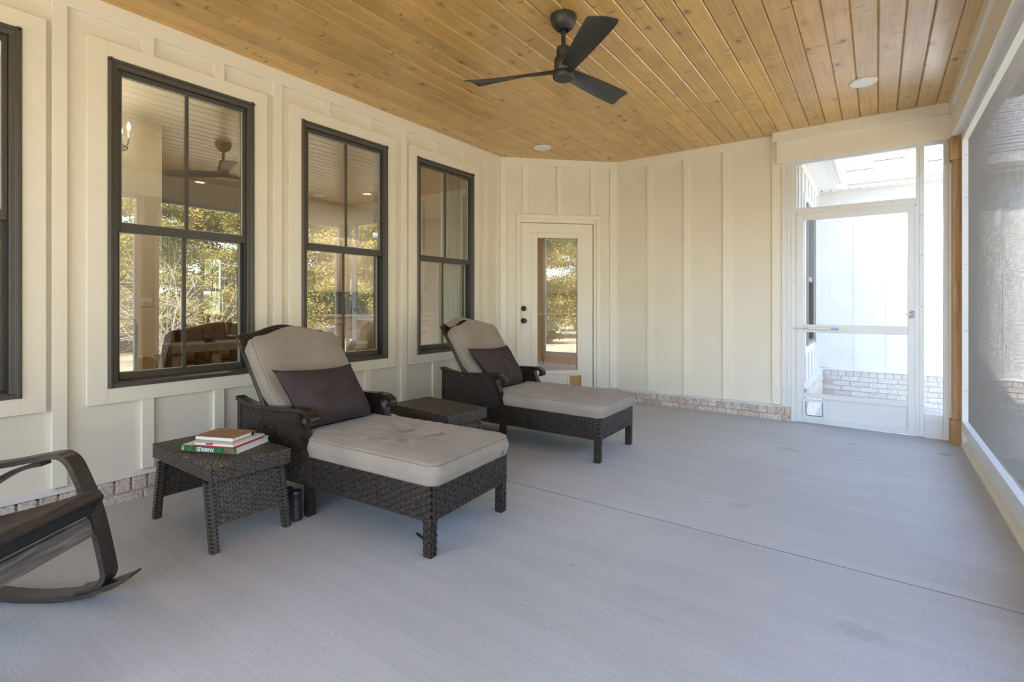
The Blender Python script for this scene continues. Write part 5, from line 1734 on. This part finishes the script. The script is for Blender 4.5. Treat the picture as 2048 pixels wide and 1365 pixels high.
o = MB().box(-8.12, -7.44, 5.08, 7.72, ZH + 0.84, ZH + 0.88).build('countertop', M['counter'], None, bevel=0.004)
tag(o, 'pale stone countertop on the kitchen drawers seen through the third window', 'countertop')
o = MB().box(-8.11, -8.09, 5.1, 7.7, ZH + 0.881, 1.40).build('backsplash', M['navy'], None)
tag(o, 'dark blue tile backsplash above the kitchen counter', 'backsplash', kind='structure')
o = MB().box(-8.20, -8.11, 5.0, 9.6, ZH, ZHC).build('wall_kitchen', M['tan_wall'])
tag(o, 'tan wall behind the kitchen cabinets', 'wall', kind='structure')
cabinet('cream kitchen drawer cabinet seen low through the glazed door', (-4.2, 8.98, ZH), 0, 3.2, 0.6, 0.84, 4, True)
cabinet('cream upper kitchen cabinets seen through the glazed door', (-4.2, 9.24, 1.42), 0, 3.2, 0.34, 0.95, 6, False)
o = MB().box(-5.83, -2.57, 8.94, 9.59, ZH + 0.84, ZH + 0.88).build('countertop', M['counter'], None, bevel=0.004)
tag(o, 'pale stone countertop seen through the glazed door', 'countertop')
isl = cabinet('cream kitchen island end panel just inside the glazed door', (-4.88, 6.85, ZH), math.radians(45), 1.1, 0.6, 0.84, 2, False, 'kitchen_island')
o = MB().box(-0.60, 0.60, -0.05, 0.65, 0, 0.04).build('countertop', M['counter'], None, bevel=0.004)
o.location = (-4.88, 6.85, ZH + 0.842); o.rotation_euler = (0, 0, math.radians(45))
tag(o, 'pale stone top of the kitchen island', 'countertop')

# ---- white dining chair by the kitchen
dc = empty('dining_chair', (-6.3, 4.95, ZH), math.radians(200))
tag(dc, 'cream upholstered dining chair seen through the third window', 'chair')
MB().box(-0.23, 0.25, -0.24, 0.24, 0.40, 0.50).build('seat', M['counter'], dc, bevel=0.03)
bp_ = MB()
arc = [(-0.24 - 0.03 * math.cos(k * PI / 8 - PI / 2), 0.24 * math.sin(k * PI / 8 - PI / 2)) for k in range(9)]
bp_.add([(a, b, 0.46) for a, b in arc] + [(a * 1.15, b * 1.0, 0.78 + 0.14 * math.cos((k - 4) / 4 * PI / 2)) for k, (a, b) in enumerate(arc)], [(i, i + 1, 9 + i + 1, 9 + i) for i in range(8)], True)
bo_ = bp_.build('backrest', M['counter'], dc)
sm_ = bo_.modifiers.new('thick', 'SOLIDIFY'); sm_.thickness = 0.05
for x_ in (-0.2, 0.2):
    for y_ in (-0.2, 0.2):
        MB().box(x_ - 0.018, x_ + 0.018, y_ - 0.018, y_ + 0.018, 0, 0.40).build('leg', M['oak'], dc)

# ---- curtains
def curtain(label, y0, y1, x, z0, z1):
    m = MB()
    n = 60
    t, bt_ = [], []
    for i in range(n + 1):
        u = i / n
        y = y0 + (y1 - y0) * u
        xx = x + 0.03 * math.sin(u * 2 * PI * 6.5) + 0.008 * math.sin(u * 31)
        bt_.append((xx * 1.0, y, z0)); t.append((x + (xx - x) * 0.8, y, z1))
    m.add(bt_ + t, [(i, i + 1, n + 2 + i, n + 1 + i) for i in range(n)], True)
    o_ = m.build('curtain', M['curtain'])
    s_ = o_.modifiers.new('thick', 'SOLIDIFY'); s_.thickness = 0.004
    tag(o_, label, 'curtain')
curtain('pale sage pleated curtain hanging inside the fourth window', 4.08, 4.55, -3.86, 0.16, 2.74)
curtain('pale sage pleated curtain beside the far inner window', 3.75, 4.18, -10.34, 0.16, 2.5)
rod = MB().tube([(-10.34, 3.6, 2.53), (-10.34, 5.3, 2.53)], 0.014, 10).build('curtain_rod', M['iron'])
tag(rod, 'thin dark curtain rod above the far inner window', 'curtain rod')
rod = MB().tube([(-3.84, 3.2, 2.77), (-3.84, 4.65, 2.77)], 0.014, 10).build('curtain_rod', M['iron'])
tag(rod, 'dark curtain rod inside the fourth window', 'curtain rod')

# ---- chandelier and recessed lamps: lamps after the first are added to brighten the rooms
chd = empty('chandelier', (-5.45, 1.55, 2.50), 0)
tag(chd, 'small iron chandelier with lit candle bulbs inside the second window from the left', 'chandelier')
MB().tube([(0, 0, 0.25), (0, 0, 0.55)], 0.006, 8).build('rod', M['iron'], chd)
MB().lathe([(0.01, 0.02), (0.035, 0.06), (0.02, 0.14), (0.03, 0.20), (0.008, 0.26)], 14).build('stem', M['iron'], chd)
MB().tube([(0.17 * math.cos(2 * PI * k / 28), 0.17 * math.sin(2 * PI * k / 28), 0.05) for k in range(28)], 0.008, 6, closed=True).build('ring', M['iron'], chd)
for k in range(6):
    a = 2 * PI * k / 6
    cx, cy = math.cos(a), math.sin(a)
    ar = MB().tube(smooth_path([(0.02 * cx, 0.02 * cy, 0.10), (0.09 * cx, 0.09 * cy, 0.03), (0.17 * cx, 0.17 * cy, 0.06), (0.185 * cx, 0.185 * cy, 0.13)], 4), 0.006, 6).build('arm', M['iron'], chd)
    MB().lathe([(0.009, 0.13), (0.009, 0.20)], 8, (0.185 * cx, 0.185 * cy, 0)).build('candle', M['paper'], ar)
    MB().lathe([(0.006, 0.20), (0.014, 0.225), (0.010, 0.25), (0.002, 0.27)], 8, (0.185 * cx, 0.185 * cy, 0)).build('bulb', M['bulb'], ar)
INT = 4.3
def recessed(x, y, label, z=ZHC, e=INT):
    r = empty('recessed_light', (x, y, z), 0)
    tag(r, label, 'ceiling light', 'recessed lamps in the house ceiling')
    MB().lathe([(0.10, 0.0), (0.10, -0.006), (0.075, -0.010)], 24).build('trim_ring', M['white_metal'], r)
    MB().lathe([(0.074, -0.004), (0.001, -0.005)], 24).build('lens', M['bulb'], r)
    li = bpy.data.lights.new('lamp', 'AREA')
    li.shape = 'DISK'; li.size = 0.14; li.energy = e; li.color = (1.0, 0.88, 0.70)
    lo_ = bpy.data.objects.new('lamp', li)
    COL.objects.link(lo_)
    lo_.parent = r
    lo_.location = (0, 0, -0.02)
recessed(-7.0, 5.62, 'lit recessed ceiling lamp seen at the top of the third window')
recessed(-5.3, 7.6, 'added recessed fill lamp above the kitchen island')
recessed(-4.9, 2.9, 'added recessed fill lamp in the living room near the windows')
recessed(-8.4, 3.6, 'added recessed fill lamp above the sofa')
recessed(-5.0, 0.2, 'added recessed fill lamp by the partition wall')
recessed(-3.4, 8.2, 'added recessed fill lamp at the kitchen end wall')

# ================================================================== TREES beyond the porch (mirrored in the panes)
def make_tree(seed, h, spread, leafmat, n_leaf, bare=0.12):
    r = random.Random(seed)
    root = empty('cedar_tree', (0, 0, -0.35))
    tk = MB().tube([(0, 0, 0), (0.04, 0.02, h * 0.3), (0.0, 0.06, h * 0.6), (0.03, 0, h * 0.92)], [h * 0.022, h * 0.017, h * 0.011, 0.02], 9)
    brs = []
    for i in range(46):
        z = h * r.uniform(0.06, 0.93)
        a = r.uniform(0, 2 * PI)
        L = spread * (1.05 - z / h) ** 0.42 * r.uniform(0.75, 1.1) + 0.2
        p0 = Vector((0.0, 0, z)); p1 = Vector((L * 0.55 * math.cos(a), L * 0.55 * math.sin(a), z + 0.12 * L)); p2 = Vector((L * math.cos(a + .1), L * math.sin(a + .1), z + 0.10 * L - 0.15))
        brs.append((p0, p1, p2, L))
        tk.tube([p0, p1, p2], [0.03, 0.018, 0.006], 5)
    tk.build('trunk', M['trunk'], root)
    lm = MB()
    for i in range(n_leaf):
        p0, p1, p2, L = r.choice(brs)
        t = r.uniform(bare, 1.05)
        q = (p0 * (1 - t) ** 2 + p1 * 2 * t * (1 - t) + p2 * t * t)
        s = 0.10 + 0.24 * L * 0.5
        c = q + Vector((r.gauss(0, s * .55), r.gauss(0, s * .55), r.gauss(0, s * .5)))
        d1 = Vector((r.uniform(-1, 1), r.uniform(-1, 1), r.uniform(-.6, 1))).normalized() * r.uniform(0.035, 0.075)
        d2 = d1.cross(Vector((r.uniform(-1, 1), r.uniform(-1, 1), r.uniform(-1, 1)))).normalized() * r.uniform(0.014, 0.028)
        lm.add([c - d1, c + d2, c + d1, c - d2], [(0, 1, 2, 3)])
    lm.build('foliage', leafmat, root, kind='stuff')
    return root
gl = 'winter gold cedar tree mirrored in the window panes'
gg = 'green cedar tree mirrored in the window panes'
protos = [make_tree(1, 7.5, 2.1, M['leaf_gold'], 60000), make_tree(2, 6.5, 2.0, M['leaf_gold'], 55000), make_tree(3, 7.0, 2.1, M['leaf_green'], 55000)]
rt = random.Random(21)
spots = []
for i in range(10):
    spots.append((rt.uniform(11.0, 12.5), -5.0 + i * 3.9 + rt.uniform(-.2, .2)))
for i in range(10):
    spots.append((rt.uniform(16.0, 17.5), -5.5 + i * 3.9 + rt.uniform(-.3, .3)))
spots += [(-38.0, 16.0), (-44.0, 21.0)]
used = set()
for i, (tx_, ty_) in enumerate(spots):
    k = (0, 1, 2, 1, 0)[i % 5]
    if k not in used:
        t = protos[k]; used.add(k)
    else:
        t = copy_tree(protos[k])
    s = rt.uniform(0.9, 1.1) * (1.35 if tx_ > 14 else 1.0)
    t.location = (tx_, ty_, -0.35)
    t.scale = (s, s, s)
    t.rotation_euler = (0, 0, rt.uniform(0, 6.28))
    if tx_ < 0:
        tag(t, 'cedar tree outside the small far window inside the house', 'tree', 'cedars behind the house')
        continue
    tag(t, gg if k == 2 else gl, 'tree', 'green cedars beyond the porch' if k == 2 else 'gold cedars beyond the porch')
# low green juniper and a bare shrub
def low_bush(x, y, h, w, label):
    r = random.Random(int(x * 10 + y))
    root = empty('juniper_bush', (x, y, -0.33))
    tag(root, label, 'bush')
    st = MB()
    lm = MB()
    for i in range(24):
        a = r.uniform(0, 2 * PI); e = r.uniform(0.3, 1.3); L = r.uniform(0.5, 1.0)
        p = Vector((w * L * math.cos(a) * math.cos(e), w * L * math.sin(a) * math.cos(e), h * L * math.sin(e)))
        st.tube([(0, 0, 0), p * 0.5 + Vector((0, 0, 0.05)), p], [0.03, 0.015, 0.005], 5)
        for q in range(150):
            t = r.uniform(0.2, 1.05)
            c = p * t + Vector((r.gauss(0, .13), r.gauss(0, .13), r.gauss(0, .11)))
            d1 = Vector((r.uniform(-1, 1), r.uniform(-1, 1), r.uniform(-.5, 1))).normalized() * 0.07
            d2 = d1.cross(Vector((r.uniform(-1, 1), r.uniform(-1, 1), r.uniform(-1, 1)))).normalized() * 0.025
            lm.add([c - d1, c + d2, c + d1, c - d2], [(0, 1, 2, 3)])
    st.build('stems', M['trunk'], root)
    lm.build('foliage', M['leaf_green'], root, kind='stuff')
low_bush(8.6, 1.6, 1.7, 1.3, 'low green juniper mirrored in the glazed door')
low_bush(8.3, -2.2, 1.3, 1.0, 'small green juniper on the lawn right of the porch')
sh = empty('bare_shrub', (7.2, 5.6, -0.33), 0)
tag(sh, 'leafless pale shrub mirrored in the first full window', 'shrub')
rw = random.Random(14)
tw = MB()
def grow(p, d, L, r_, lev):
    n_ = 4
    pts = [p]
    for i in range(n_):
        d = (d + Vector((rw.gauss(0, .16), rw.gauss(0, .16), rw.gauss(0, .12) - 0.03 * lev))).normalized()
        pts.append(pts[-1] + d * (L / n_))
    tw.tube(pts, [r_ * (1 - 0.18 * i) for i in range(n_ + 1)], 4, caps=False)
    if lev < 3:
        for i in range(3 if lev else 4):
            q = pts[rw.randint(1, n_)]
            dd = (d + Vector((rw.gauss(0, .6), rw.gauss(0, .6), rw.gauss(0, .45)))).normalized()
            grow(q, dd, L * rw.uniform(0.5, 0.75), r_ * 0.55, lev + 1)
for i in range(15):
    a = rw.uniform(0, 2 * PI)
    grow(Vector((0.1 * math.cos(a), 0.1 * math.sin(a), 0)), Vector((0.75 * math.cos(a), 0.75 * math.sin(a), 1)).normalized(), rw.uniform(1.3, 2.3), 0.016, 0)
tw.build('twigs', M['twig'], sh, kind='stuff')
